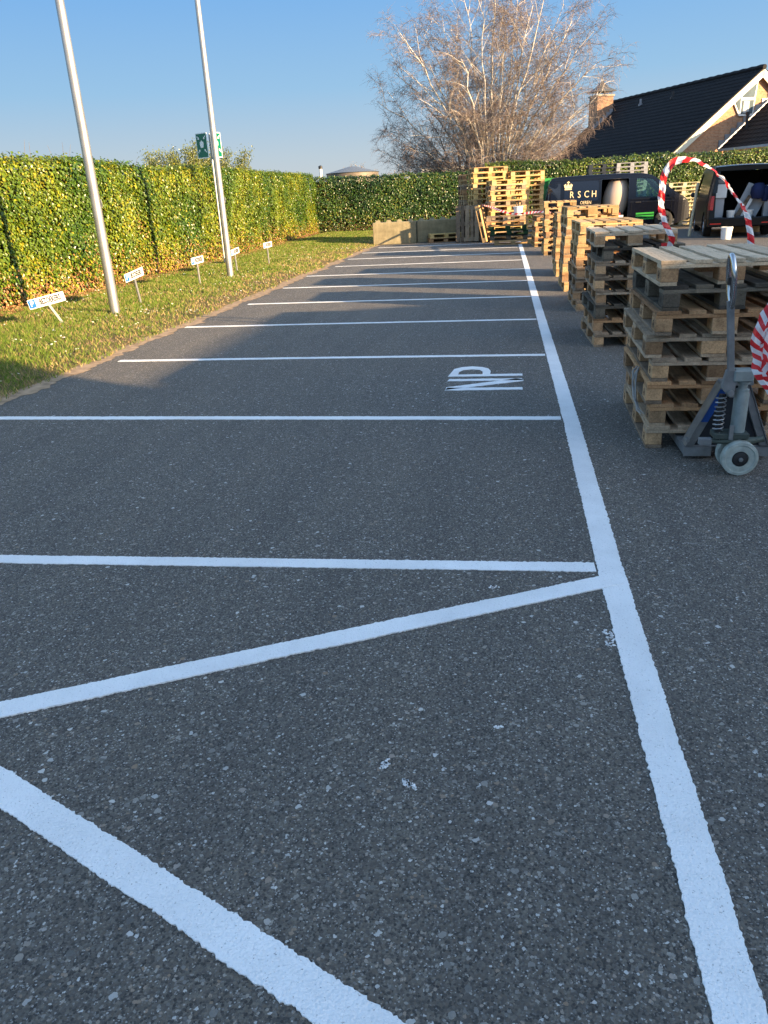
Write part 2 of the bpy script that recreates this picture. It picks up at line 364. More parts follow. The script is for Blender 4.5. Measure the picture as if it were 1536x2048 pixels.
CARD = simple('cardboard', (0.32, 0.22, 0.12), 0.85, 0, 0.1)
LINER = simple('van_interior', (0.03, 0.03, 0.032), 0.8)

# ---------------------------------------------------------------- ground
def struct(name, o, label=None):
    o.name = name; tag(o, label, None, None, 'structure'); return o
g = MB().box(-400, 400, -150, 900, -0.6, -0.05).build('far_ground', EARTH); struct('ground', g)
# asphalt sheet (reaches beneath the lawn edge)
ap = MB(); ap.box(-4.95, 60, -45, 41.3, -0.3, 0.0); struct('asphalt', ap.build('asphalt', ASPH))
ap2 = MB(); ap2.box(-30, -4.95, -45, 3.0, -0.3, -0.001)
struct('asphalt', ap2.build('asphalt', ASPH))

def h2(x, y, s=1.0, o=0.0): return noise.noise(Vector((x*s+o, y*s-o, o*1.7)))
def hedge_x(y):
    return -8.6 - 0.0*y if y < 22 else -8.6 - (y-22)/19*1.1
def lawn_edge(y): return -4.66 + 0.05*h2(0, y, 0.5, 3) + 0.05*h2(0, y, 3.1, 5) + (0.18 if y > 27.5 else 0)*0
def lawn_z(x, y):
    d = max(0, lawn_edge(y) - x)
    return 0.012 + 0.05*min(1, d/0.8) + 0.035*h2(x, y, 0.9, 2)*min(1, d) + 0.02*h2(x, y, 4, 7)*min(1, d*2)
nx, ny = 60, 360
V = []; Fq = []
for j in range(ny+1):
    y = 2.6 + (41.5-2.6)*j/ny; xe = lawn_edge(y)
    for i in range(nx+1):
        t = i/nx; x = xe + (-10.8-xe)*t
        V.append((x, y, lawn_z(x, y) if i else -0.01))
for j in range(ny):
    for i in range(nx):
        a = j*(nx+1)+i; Fq.append((a, a+1, a+nx+2, a+nx+1))
# lawn continuing behind the wall to the back hedge
struct('lawn', np_mesh('lawn', V, Fq, SOIL, smooth=True))
bl = MB().box(-4.9, 16, 29.9, 46, -0.2, 0.012); 
pv = MB().box(-4.72, -1.2, 30.1, 41.2, -0.1, 0.03).build('lawn', SOIL); struct('lawn', pv)
# sandy worn edge strip between the asphalt and the grass
V = []; Fq = []; ys = np.arange(2.6, 29.2, 0.04)
for y in ys:
    e = lawn_edge(y); wo_ = 0.17 + 0.13*h2(1, y, 1.3, 9) + 0.08*h2(1, y, 7, 4) + 0.04*h2(1, y, 25, 4)
    V += [(e+wo_, y, 0.0035), (e+wo_*0.45, y, 0.006), (e-0.12, y, 0.010)]
for j in range(len(ys)-1):
    a = 3*j; Fq += [(a, a+1, a+4, a+3), (a+1, a+2, a+5, a+4)]
struct('verge_strip', np_mesh('verge_strip', V, Fq, KERB))

# grass blades
def grass_patch():
    n = 190000
    y = 5.2 + (41-5.2)*rng.random(n)**1.35
    x = -4.4 + (-4.7)*rng.random(n)
    keep = []
    P = np.zeros((n, 3)); dens = np.zeros(n); gr = np.zeros(n)
    for i in range(n):
        e = lawn_edge(y[i]); xx = x[i]
        if xx > e+0.02+0.10*max(0, h2(xx*3, y[i], 2.2, 50)+.25) or xx < hedge_x(y[i])+0.05: continue
        near = min(1, max(0, (e-xx)/1.6)); b = 0.5+0.5*h2(xx, y[i], 0.8, 12)+0.35*h2(xx, y[i], 2.7, 1)
        soil = (1-near)*0.80 + (b-0.5)*0.95
        if y[i] < 10: soil -= 0.2
        if rng.random() < soil*0.95: continue
        P[i] = (xx, y[i], lawn_z(xx, y[i])); gr[i] = soil; keep.append(i)
    k = np.array(keep); P = P[k]; gr = gr[k]; n = len(k)
    ang = rng.random(n)*2*PI; h = (0.028+0.045*rng.random(n))*(1-0.35*np.clip(gr, 0, 1)); wd = 0.004+0.006*rng.random(n)
    wd *= np.clip(P[:, 1]/11, 0.8, 2.2)
    dx = np.cos(ang)*wd; dy = np.sin(ang)*wd; la = rng.random(n)*2*PI; ll = h*(0.3+0.7*rng.random(n))
    tip = P + np.stack([np.cos(la)*ll, np.sin(la)*ll, h], 1)
    A = P + np.stack([dx, dy, np.zeros(n)], 1); B = P - np.stack([dx, dy, np.zeros(n)], 1)
    V = np.stack([A, B, tip], 1).reshape(-1, 3); Fq = np.arange(3*n).reshape(-1, 3)
    t = rng.random((n, 1)); c = (1-t)*np.array([[0.085, 0.155, 0.015]]) + t*np.array([[0.20, 0.26, 0.04]])
    dry = (rng.random((n, 1)) < 0.18+0.6*np.clip(gr[:, None], 0, 1)); c = np.where(dry, np.array([[0.40, 0.30, 0.13]])*(0.6+0.6*rng.random((n, 1))), c)
    tag(np_mesh('grass', V, Fq, GRASS, np.repeat(c, 3, 0)), 'short green grass with dry brown patches beside the asphalt', 'grass', kind='stuff')
grass_patch()
# daisies on the lawn
V = []; Fq = []; col = []
for _ in range(1500):
    y = 6.0 + 22*random.random()**1.3; x = -4.8 - 3.6*random.random()
    if h2(x, y, 1.0, 21) + 0.5*h2(x, y, 3, 4) < 0.10*random.random(): continue
    if x < hedge_x(y)+.2: continue
    z = lawn_z(x, y)+0.045+0.02*random.random(); r = 0.008+0.008*random.random(); b = len(V); tx, ty = random.uniform(-.5, .5), random.uniform(-.5, .5)
    V.append((x, y, z+0.003)); col.append((0.75, 0.65, 0.2) if r > .011 else (0.8, 0.8, 0.75))
    for k in range(7):
        a = 2*PI*k/7; V.append((x+r*math.cos(a), y+r*math.sin(a), z+r*(tx*math.cos(a)+ty*math.sin(a)))); col.append((0.82, 0.82, 0.78))
    for k in range(7): Fq.append((b, b+1+k, b+1+(k+1) % 7))
tag(np_mesh('daisies', V, Fq, DRY, np.array(col)), 'tiny white daisies scattered through the grass strip', 'flowers', kind='stuff')
# clods of dug earth
V = []; Fq = []; col = []
def blob(x, y, z, r, c, sq=0.6):
    b = len(V); 
    for i, (dx, dy, dz) in enumerate([(1, 0, 0), (.3, .95, .1), (-.8, .6, 0), (-.8, -.6, 0), (.3, -.95, 0), (0, 0, 1)]):
        j = 0.7+0.6*random.random(); V.append((x+dx*r*j, y+dy*r*j, z+dz*r*j*sq)); col.append(c)
    for k in range(5): Fq.append((b+k, b+(k+1) % 5, b+5))
for _ in range(5200):
    y = 8.5 + 20*random.random()**1.1; x = lawn_edge(y) - 0.1 - 1.5*random.random()**1.4
    if h2(x, y, 0.8, 12) + 0.5*h2(x, y, 3, 31) < 0.0: continue
    k = random.random(); blob(x, y, lawn_z(x, y)-0.004, 0.012+0.03*random.random()**2, (0.16*(.5+k), 0.11*(.5+k), 0.065*(.5+k)))
tag(np_mesh('soil_clods', V, Fq, DRY, np.array(col)), 'crumbly brown soil clods along the lawn edge', 'soil', kind='stuff')

# ---------------------------------------------------------------- paint markings
def ragged(name, path, width, z=0.004, step=0.02, amp=0.007, th=0.0035, label=None, seed=0):
    """painted stripe along a polyline, ragged edges, a thin solid film"""
    pts = [Vector((*p, 0)) for p in path]; segs = []; L = 0
    for a, b in zip(pts, pts[1:]): segs.append((L, a, b)); L += (b-a).length
    n = max(4, int(L/step)); V = []; Fq = []
    for i in range(n+1):
        s = L*i/n
        for l0, a, b in segs:
            if s <= l0+(b-a).length+1e-6: break
        d = (b-a).normalized(); p = a + d*(s-l0); nn = Vector((-d.y, d.x, 0))
        for k, sg in enumerate((-1, 1)):
            q = s+seed*7.1+k*50
            j = amp*(0.8*noise.noise(Vector((q*140, seed, k+3)))+0.9*noise.noise(Vector((q*60, seed, k)))+0.8*noise.noise(Vector((q*23, seed, k+5)))+0.9*noise.noise(Vector((q*4, seed, k+9))))
            e = p + nn*sg*(width/2+j)
            V += [(e.x, e.y, z), (e.x, e.y, 0.0005)]
    for i in range(n):
        a = 4*i; c = a+4
        Fq += [(a, c, c+2, a+2), (a+1, c+1, c, a), (a+2, c+2, c+3, a+3)]
    o = np_mesh(name, V, Fq, PAINT); struct(name, o, label); return o
SP, Y0L, XM = 2.407, 5.60, 0.50
ragged('parking_line', [(0.50, 0.2), (0.495, 1.1), (0.485, 3.1), (0.50, 5.6), (0.495, 12), (0.50, 20), (0.495, 27.6)], 0.112, seed=1, step=0.008, amp=.006)
for k in range(10):
    y = Y0L + SP*k + (0.10 if k == 9 else 0)*0
    ragged('parking_line', [(-4.42 + 0.1*math.sin(k*2.3), y+0.12), (-2.2, y+0.07+0.01*math.sin(k)), (0.43, y)], 0.088, z=0.0045, seed=3+k, step=0.01 if k < 3 else 0.04)
ragged('parking_line', [(-5.0, 3.05), (-2.5, 3.08), (0.42, 3.14)], 0.088, z=0.0045, seed=31, step=0.008, amp=.006)
ragged('parking_line', [(-4.2, 1.0), (-1.715, 1.93), (0.50, 3.03)], 0.098, z=0.0062, seed=32, amp=0.005, step=.007)
ragged('parking_line', [(-4.0, 2.77), (-1.505, 1.60), (-0.31, 1.03), (0.45, 0.66)], 0.102, z=0.0045, seed=33, step=.006, amp=.006)
# NP letters painted on the bay, read from the lawn side; X runs along the letter height
def letter_poly(name, polys):
    mb = MB()
    for poly in polys:
        q = []
        for i, (x, y) in enumerate(poly):
            x2, y2 = poly[(i+1) % len(poly)]; L = math.hypot(x2-x, y2-y); n = max(1, int(L/0.03))
            for k in range(n):
                t = k/n; px, py = x+(x2-x)*t, y+(y2-y)*t
                q.append((px+0.006*h2(px*40, py*40, 1, 3), py+0.010*h2(px*30, py*30, 1, 8)))
        mb.prism(q, 0.0005, 0.0045)
    struct(name, mb.build(name, PAINT))
# N : between Y 6.5 and 7.02 ; P : 7.1 to 7.55 ; letter bottoms at X=0.18 , tops at X=-0.5
letter_poly('painted_letter', [[(0.17, 6.51), (0.17, 6.585), (-0.48, 6.60), (-0.50, 6.51)],
    [(-0.495, 6.52), (-0.49, 6.62), (0.12, 6.93), (0.185, 6.90), (0.185, 6.84)], [(0.185, 6.86), (0.17, 6.935), (-0.49, 6.94), (-0.50, 6.86)]])
P_out = [(0.18, 7.05), (0.18, 7.13), (-0.12, 7.13), (-0.115, 7.26), (-0.14, 7.38), (-0.20, 7.45), (-0.30, 7.49), (-0.40, 7.46), (-0.47, 7.38), (-0.51, 7.05)]
ring = [(-0.19, 7.13), (-0.19, 7.25), (-0.22, 7.33), (-0.30, 7.36), (-0.38, 7.33), (-0.415, 7.25), (-0.42, 7.13)]
Pm = MB()
def holed(mb, outer, hole, z0, z1):
    o3 = [Vector((x, y, 0)) for x, y in outer]; h3 = [Vector((x, y, 0)) for x, y in hole]
    tri = geometry.tessellate_polygon([o3, h3]); al = o3+h3; n = len(al); m = len(o3)
    vs = [(p.x, p.y, z0) for p in al]+[(p.x, p.y, z1) for p in al]
    fs = [tuple(t) for t in tri]+[tuple(i+n for i in t) for t in tri]
    fs += [(i, (i+1) % m, n+(i+1) % m, n+i) for i in range(m)]
    k = len(h3); fs += [(m+i, m+(i+1) % k, n+m+(i+1) % k, n+m+i) for i in range(k)]
    mb.add(vs, fs)
holed(Pm, P_out, ring, 0.0005, 0.0045); struct('painted_letter', Pm.build('painted_letter', PAINT))
# old paint drips
def splat(x, y, r, n, seed, sx=1.0, sy=1.0, rot=0):
    rr = random.Random(seed); mb = MB()
    for _ in range(n):
        a = rr.random()*2*PI; d = rr.random()**0.6*r; ux, uy = d*math.cos(a)*sx, d*math.sin(a)*sy
        px = x+ux*math.cos(rot)-uy*math.sin(rot); py = y+ux*math.sin(rot)+uy*math.cos(rot)
        q = 0.0015+0.0035*rr.random()
        mb.prism([(px+q*math.cos(t)*(.6+rr.random()), py+q*math.sin(t)*(.6+rr.random())) for t in [i*PI/3 for i in range(6)]], 0.0008, 0.003)
    struct('paint_splash', mb.build('paint_splash', PAINT))
splat(-0.335, 1.79, 0.028, 26, 1, 1, .4, 1.0); splat(-0.255, 1.71, 0.03, 30, 2, 1, .35, -0.7); splat(0.0, 1.99, 0.02, 8, 3, 1, .3)
splat(0.415, 2.55, 0.06, 60, 4, .8, 1.0); splat(-0.03, 2.93, 0.025, 10, 5, 1, .5)

# ---------------------------------------------------------------- hedges
def leaf_quads(P, Nn, size, colr, aspect=0.8):
    """five-point folded leaves at P facing Nn"""
    n = len(P); Nn = Nn/np.linalg.norm(Nn, axis=1, keepdims=True)
    r = rng.normal(size=(n, 3)); r[:, 2] -= 1.2
    U = r - Nn*np.sum(r*Nn, 1, keepdims=True); U /= np.linalg.norm(U, axis=1, keepdims=True)   # leaf axis, hanging down mostly
    Vv = np.cross(Nn, U); s = size[:, None]
    bend = (0.10+0.25*rng.random((n, 1)))*s
    p0 = P - U*s*0.5; p4 = P + U*s*0.5 + Nn*bend*0.3
    p1 = P - U*s*0.12 + Vv*s*aspect*0.5 + Nn*bend*0.6; p2 = P - U*s*0.12 - Vv*s*aspect*0.5 + Nn*bend*0.6; pm = P + Nn*0
    V = np.stack([p0, p1, p4, p2, pm], 1).reshape(-1, 3); b = (np.arange(n)*5)[:, None]
    Fq = np.concatenate([b+np.array([[0, 1, 4]]), b+np.array([[1, 2, 4]]), b+np.array([[2, 3, 4]]), b+np.array([[3, 0, 4]])], 0)
    return V, Fq, np.repeat(colr, 5, 0)
def fbm(P, s, o):
    return np.array([noise.noise(Vector((p[0]*s+o, p[1]*s, p[2]*s))) for p in P])
def hedge(name, a, b, h, depth, dens, size, palette, label, cat='hedge', brown=0.5, front=1, ripple=0.12):
    """a,b: front base line; the hedge body lies on its left-hand side (front=1)"""
    a = Vector(a); b = Vector(b); d = (b-a); L = d.length; d.normalize(); nrm = Vector((d.y, -d.x, 0))*front
    root = empty(name, (a.x, a.y, 0), 0, label, cat)
    hf = h if callable(h) else (lambda s: h)
    # core
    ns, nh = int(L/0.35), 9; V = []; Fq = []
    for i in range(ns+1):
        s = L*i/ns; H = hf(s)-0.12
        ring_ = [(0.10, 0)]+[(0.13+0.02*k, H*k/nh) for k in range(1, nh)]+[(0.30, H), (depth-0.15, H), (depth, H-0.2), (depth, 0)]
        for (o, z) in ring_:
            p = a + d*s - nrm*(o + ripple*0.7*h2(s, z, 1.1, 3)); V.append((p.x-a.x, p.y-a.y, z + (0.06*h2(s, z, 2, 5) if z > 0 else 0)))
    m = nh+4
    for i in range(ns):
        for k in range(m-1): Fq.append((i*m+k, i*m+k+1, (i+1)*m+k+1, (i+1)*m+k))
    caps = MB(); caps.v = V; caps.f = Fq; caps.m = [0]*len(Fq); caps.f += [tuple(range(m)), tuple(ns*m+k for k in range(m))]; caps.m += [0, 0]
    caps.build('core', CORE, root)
    # leaves on the front
    nf = int(L*2.6*dens); ntp = int(L*depth*dens*0.8)
    s = rng.random(nf)*L; u = rng.random(nf); Hs = np.array([hf(x) for x in s]); z = u*Hs
    off = np.abs(rng.normal(0, 0.055, nf)); rip = np.array([ripple*h2(si, zi, 1.1, 3) for si, zi in zip(s, z)])
    dd = np.array(d); nn = np.array(nrm); A = np.array((0, 0, 0.0))
    P = A + s[:, None]*dd + (off*0.9-0.02 - rip - np.clip(z-Hs+0.25, 0, 1)*0.5)[:, None]*nn; P[:, 2] = z
    Nf = nn[None, :]*1.0 + rng.normal(0, 0.33, (nf, 3)); Nf[:, 2] += 0.35
    s2 = rng.random(ntp)*L; o2 = rng.random(ntp)*depth; H2 = np.array([hf(x) for x in s2])
    P2 = A + s2[:, None]*dd - o2[:, None]*nn
    P2[:, 2] = H2 + rng.normal(0, 0.05, ntp) + np.array([0.07*h2(x, 0, 2.2, 6)+0.05*h2(x, 0, 6, 2) for x in s2]) + 0.02
    N2 = rng.normal(0, 0.45, (ntp, 3)); N2[:, 2] += 1.0; N2 += nn*0.3
    P = np.concatenate([P, P2]); Nf = np.concatenate([Nf, N2]); n = len(P)
    pat = np.array([h2(p[0]*1.0+p[1]*1.0, p[2], 0.55, 17)+0.6*h2(p[0]+p[1], p[2], 2.0, 4) for p in P])
    lowz = np.clip(1-P[:, 2]/0.9, 0, 1)
    tt = np.clip(0.5+0.9*pat+0.22*rng.normal(size=n), 0, 1)[:, None]
    g0, g1, y1, br = [np.array([c]) for c in palette]
    colr = (1-tt)*g0 + tt*g1
    yel = rng.random(n) < (0.06+0.22*np.clip(pat*2, 0, 1)+0.50*lowz)*brown*1.3; colr[yel] = (y1*(0.8+0.4*rng.random((yel.sum(), 1))))
    pat2 = np.array([h2(p[0]+p[1], p[2], 0.8, 40) for p in P])
    bro = rng.random(n) < np.clip((lowz**1.2*1.1 + np.clip(pat2-0.18, 0, 1)*0.9*np.clip(1.3-P[:, 2]/1.6, 0, 1))*brown, 0, 0.85); colr[bro] = br*(0.6+0.8*rng.random((bro.sum(), 1)))
    colr *= (0.75+0.5*rng.random((n, 1)))
    sz = size*(0.65+0.7*rng.random(n)); sz[bro] *= 0.7
    # leave gaps
    keep = rng.random(n) > np.clip(pat2*0.8, 0, 0.35)
    V, Fq, cc = leaf_quads(P[keep], Nf[keep], sz[keep], colr[keep])
    np_mesh('foliage', V, Fq, LEAF, cc, root)
    return root
IVY = [(0.045, 0.10, 0.007), (0.135, 0.185, 0.010), (0.27, 0.25, 0.015), (0.36, 0.18, 0.075)]
PRI = [(0.018, 0.050, 0.008), (0.055, 0.11, 0.016), (0.17, 0.18, 0.03), (0.14, 0.075, 0.03)]
hl = hedge('ivy_hedge', (-8.6, 7.6, 0), (-8.6, 22, 0), lambda s: 2.52+0.05*math.sin(s*0.9), 0.75, 1400, 0.062, IVY,
      'long ivy hedge with yellow-green sunlit leaves, nearest stretch behind the flagpoles', brown=0.75, front=1)
hl2 = hedge('ivy_hedge', (-8.6, 22.0, 0), (-9.7, 41.4, 0), lambda s: 2.58+0.01*s, 0.75, 950, 0.066, IVY,
      'farther stretch of the yellow-green ivy hedge running to the corner', brown=0.6, front=1)
hb = hedge('laurel_hedge', (-9.9, 41.2, 0), (-1.0, 41.2, 0), lambda s: 2.62-0.01*s, 0.8, 620, 0.085, PRI,
      'dark green hedge across the back between the corner and the tall pallets', brown=0.5, front=1)
hb2 = hedge('laurel_hedge', (-1.0, 41.2, 0), (16.5, 41.2, 0), lambda s: 2.80+0.05*math.sin(s), 0.8, 560, 0.085, [(0.035, 0.075, 0.008), (0.11, 0.16, 0.02), (0.26, 0.26, 0.05), (0.2, 0.11, 0.04)],
      'hedge with sunlit green leaf colour behind the two black vans', brown=0.35, front=1)  # sunlight on this stretch is put into a brighter leaf palette
# dead leaves below the left hedge
n = 9000; y = 7+33*rng.random(n)**1.2; x = np.array([hedge_x(v) for v in y])+0.02+0.5*rng.random(n)**2.2
P = np.stack([x, y, np.array([lawn_z(a, b) for a, b in zip(x, y)])+0.01+0.03*rng.random(n)], 1); Nn = rng.normal(0, 0.6, (n, 3)); Nn[:, 2] += 1
cc = np.array([[0.28, 0.15, 0.07]])*(0.45+0.9*rng.random((n, 1)))
V, Fq, c5 = leaf_quads(P, Nn, 0.035+0.03*rng.random(n), cc)
tag(np_mesh('dead_leaves', V, Fq, DRY, c5), 'brown dead leaves lying along the foot of the ivy hedge', 'leaves', kind='stuff')
# bare shoots standing out of the hedge top
SHB = simple('shoot_bark', (0.12, 0.09, 0.06), 0.8)
for (yy, xx, hh) in [(13.1, -9.2, .28), (13.25, -9.2, .36), (13.5, -9.1, .3), (13.9, -9.2, .22), (15.0, -9.2, .3), (15.15, -9.2, .27), (16.0, -9.2, .25), (16.4, -9.2, .33), (16.55, -9.15, .3), (12.9, -9.2, .3), (18.3, -9.1, .12), (19.6, -9.1, .15)]:
    z = 2.55; mb = MB(); mb.tube([(xx+8.6, yy-7.6, z-.1), (xx+8.6+random.uniform(-.04, .04), yy-7.6+random.uniform(-.05, .05), z+hh*.6), (xx+8.6+random.uniform(-.1, .1), yy-7.6+random.uniform(-.1, .1), z+hh+.1)], [.006, .004, .002], 4)
    mb.build('shoot', SHB, hl)

# ---------------------------------------------------------------- flagpoles, signs
def flagpole(x, y, label):
    root = empty('flagpole', (x, y, 0.03), 0, label, 'flagpole', 'aluminium flagpoles on the lawn')
    mb = MB(); mb.lathe([(0.076, 0), (0.076, 0.9), (0.074, 1.0), (0.070, 2.2), (0.060, 4.5), (0.050, 7.0), (0.034, 9.0), (0.0, 9.02)], n=28); mb.build('pole', ALU, root, smooth=True)
    k = MB(); k.lathe([(0, 9.0), (0.05, 9.02), (0.07, 9.08), (0.05, 9.14), (0, 9.15)], n=16); k.build('finial', ALU, root, smooth=True)
    c = MB(); c.box(0.055, 0.085, -0.012, 0.012, 1.62, 1.74); c.tube([(0.09, 0, 1.62), (0.10, 0, 1.68), (0.09, 0, 1.74)], 0.006, 6); c.build('cleat', STEEL, root)
    b = MB(); b.lathe([(0.0, -0.02), (0.125, -0.02), (0.125, 0.012), (0.086, 0.02)], n=8); b.build('base_flange', STEEL, root)
    for s in range(4):
        a = PI/4+s*PI/2; bb = MB(); bb.tube([(0.107*math.cos(a), 0.107*math.sin(a), 0), (0.107*math.cos(a), 0.107*math.sin(a), 0.03)], 0.010, 6); bb.build('bolt', STEEL, root)
    return root
flagpole(-6.20, 11.75, 'tall silver flagpole standing on the grass, nearer to the camera')
flagpole(-6.28, 17.6, 'tall silver flagpole farther along the grass, in front of the green sign')
def text_mesh(s, size, mat, name, parent, loc, rot, sx=1.0, ext=0.0015, align='CENTER', spacing=1.0, off=0.0):
    cu = bpy.data.curves.new(name, 'FONT'); cu.body = s; cu.size = size; cu.align_x = align; cu.align_y = 'CENTER'; cu.extrude = ext; cu.offset = off; cu.resolution_u = 3
    cu.space_character = spacing
    t = bpy.data.objects.new(name, cu); C.objects.link(t)
    me = bpy.data.meshes.new_from_object(t.evaluated_get(bpy.context.evaluated_depsgraph_get())); bpy.data.objects.remove(t); bpy.data.curves.remove(cu)
    me.materials.clear(); me.materials.append(mat); o = bpy.data.objects.new(name, me); C.objects.link(o); o.parent = parent; o.location = loc; o.rotation_euler = rot; o.scale = (sx, 1, 1)
    return o
def rounded(w_, h_, r, n=4):
    p = []
    for cx, cy, a0 in ((w_/2-r, h_/2-r, 0), (-w_/2+r, h_/2-r, 90), (-w_/2+r, -h_/2+r, 180), (w_/2-r, -h_/2+r, 270)):
        for k in range(n+1): a = R(a0+90*k/n); p.append((cx+r*math.cos(a), cy+r*math.sin(a)))
    return p
def bay_sign(x, y, hgt, lean, yaw, label, pl=0.0):
    root = empty('parking_sign', (x, y, 0.04), yaw, label, 'parking sign', 'visitor parking signs along the hedge')
    root.rotation_euler = (0, lean, yaw)
    p = MB(); p.box(-0.018, 0.018, -0.016, 0.016, -hgt-.08, 0, Matrix.Translation((0, 0, hgt)) @ Matrix.Rotation(pl, 4, 'Y')); p.build('post', ALU, root, bevel=0.002)
    Mx = Matrix.Rotation(R(90), 4, 'X')
    q = MB(); q.prism(rounded(0.52, 0.135, 0.012), 0.0, 0.004, Matrix.Translation((0.0, -0.017, hgt+0.03)) @ Mx); q.build('plate', SIGNWHITE, root)
    b = MB(); b.prism(rounded(0.10, 0.115, 0.01), 0.0, 0.0015, Matrix.Translation((-0.205, -0.0215, hgt+0.03)) @ Mx); bo = b.build('blue_square', SIGNBLUE, root)
    text_mesh('P', 0.11, SIGNWHITE, 'letter', root, (-0.205, -0.0245, hgt+0.03), (R(90), 0, 0))
    text_mesh('BEZOEKERS', 0.112, INK, 'lettering', root, (0.05, -0.0235, hgt+0.03), (R(90), 0, 0), 0.52, off=0.004)
bay_sign(-6.62, 10.70, 0.36, R(-10), R(33), 'leaning white visitor parking sign nearest the camera, its lettering easy to read', R(-16))
bay_sign(-6.32, 12.95, 0.50, R(-9), R(78), 'upright white visitor parking sign just beyond the nearer flagpole')
bay_sign(-6.36, 15.9, 0.50, R(-2), R(83), 'white visitor parking sign midway between the two flagpoles')
bay_sign(-6.55, 18.9, 0.48, R(-5), R(86), 'white visitor parking sign partly hidden by the farther flagpole')
bay_sign(-6.32, 20.9, 0.50, R(-2), R(81), 'white visitor parking sign farthest along the grass')

# assembly point sign: two green panels in a V on a post
root = empty('assembly_sign', (-7.90, 21.7, 0), 0, 'green assembly point sign on a thin post behind the farther flagpole', 'sign')
MB().tube([(0.02, 0.05, 0), (0.02, 0.05, 3.4)], 0.028, 10).build('post', ALU, root, smooth=True)
def green_panel(x, yaw):
    p = empty('panel_tmp'); C.objects.unlink(p); bpy.data.objects.remove(p)
    Mx = Matrix.Translation((x, 0, 3.12)) @ Matrix.Rotation(yaw, 4, 'Z') @ Matrix.Rotation(R(90), 4, 'X')
    a = MB(); a.prism(rounded(0.44, 0.62, 0.015), 0, 0.012, Mx); pa = a.build('sign_panel', SIGNWHITE, root)
    a = MB(); a.prism(rounded(0.40, 0.575, 0.01), 0.012, 0.0145, Mx); a.build('green_field', SIGNGREEN, pa)
    for sx in (-1, 1):
        for sy in (-1, 1):
            Mr = Mx @ Matrix.Translation((sx*0.12, 0.03+sy*0.155, 0)) @ Matrix.Rotation(math.atan2(-sy, -sx), 4, 'Z'); a = MB()
            a.prism([(-0.065, 0.011), (-0.065, -0.011), (0.0, -0.011), (0.0, -0.036), (0.052, 0.0), (0.0, 0.036), (0.0, 0.011)], 0.0145, 0.017, Mr); a.build('arrow', SIGNWHITE, pa)
    a = MB()
    poly = [(-0.075, 0.045), (-0.06, -0.02), (-0.045, -0.05), (0.045, -0.05), (0.06, -0.02), (0.075, 0.045), (0.068, 0.09), (0.045, 0.10), (0.03, 0.085), (0.022, 0.115), (0, 0.13), (-0.022, 0.115), (-0.03, 0.085), (-0.045, 0.10), (-0.068, 0.09)]
    a.prism(poly, 0.0145, 0.0165, Mx); a.build('people_symbol', SIGNWHITE, pa)
green_panel(-0.19, R(-28)); green_panel(0.20, R(74))

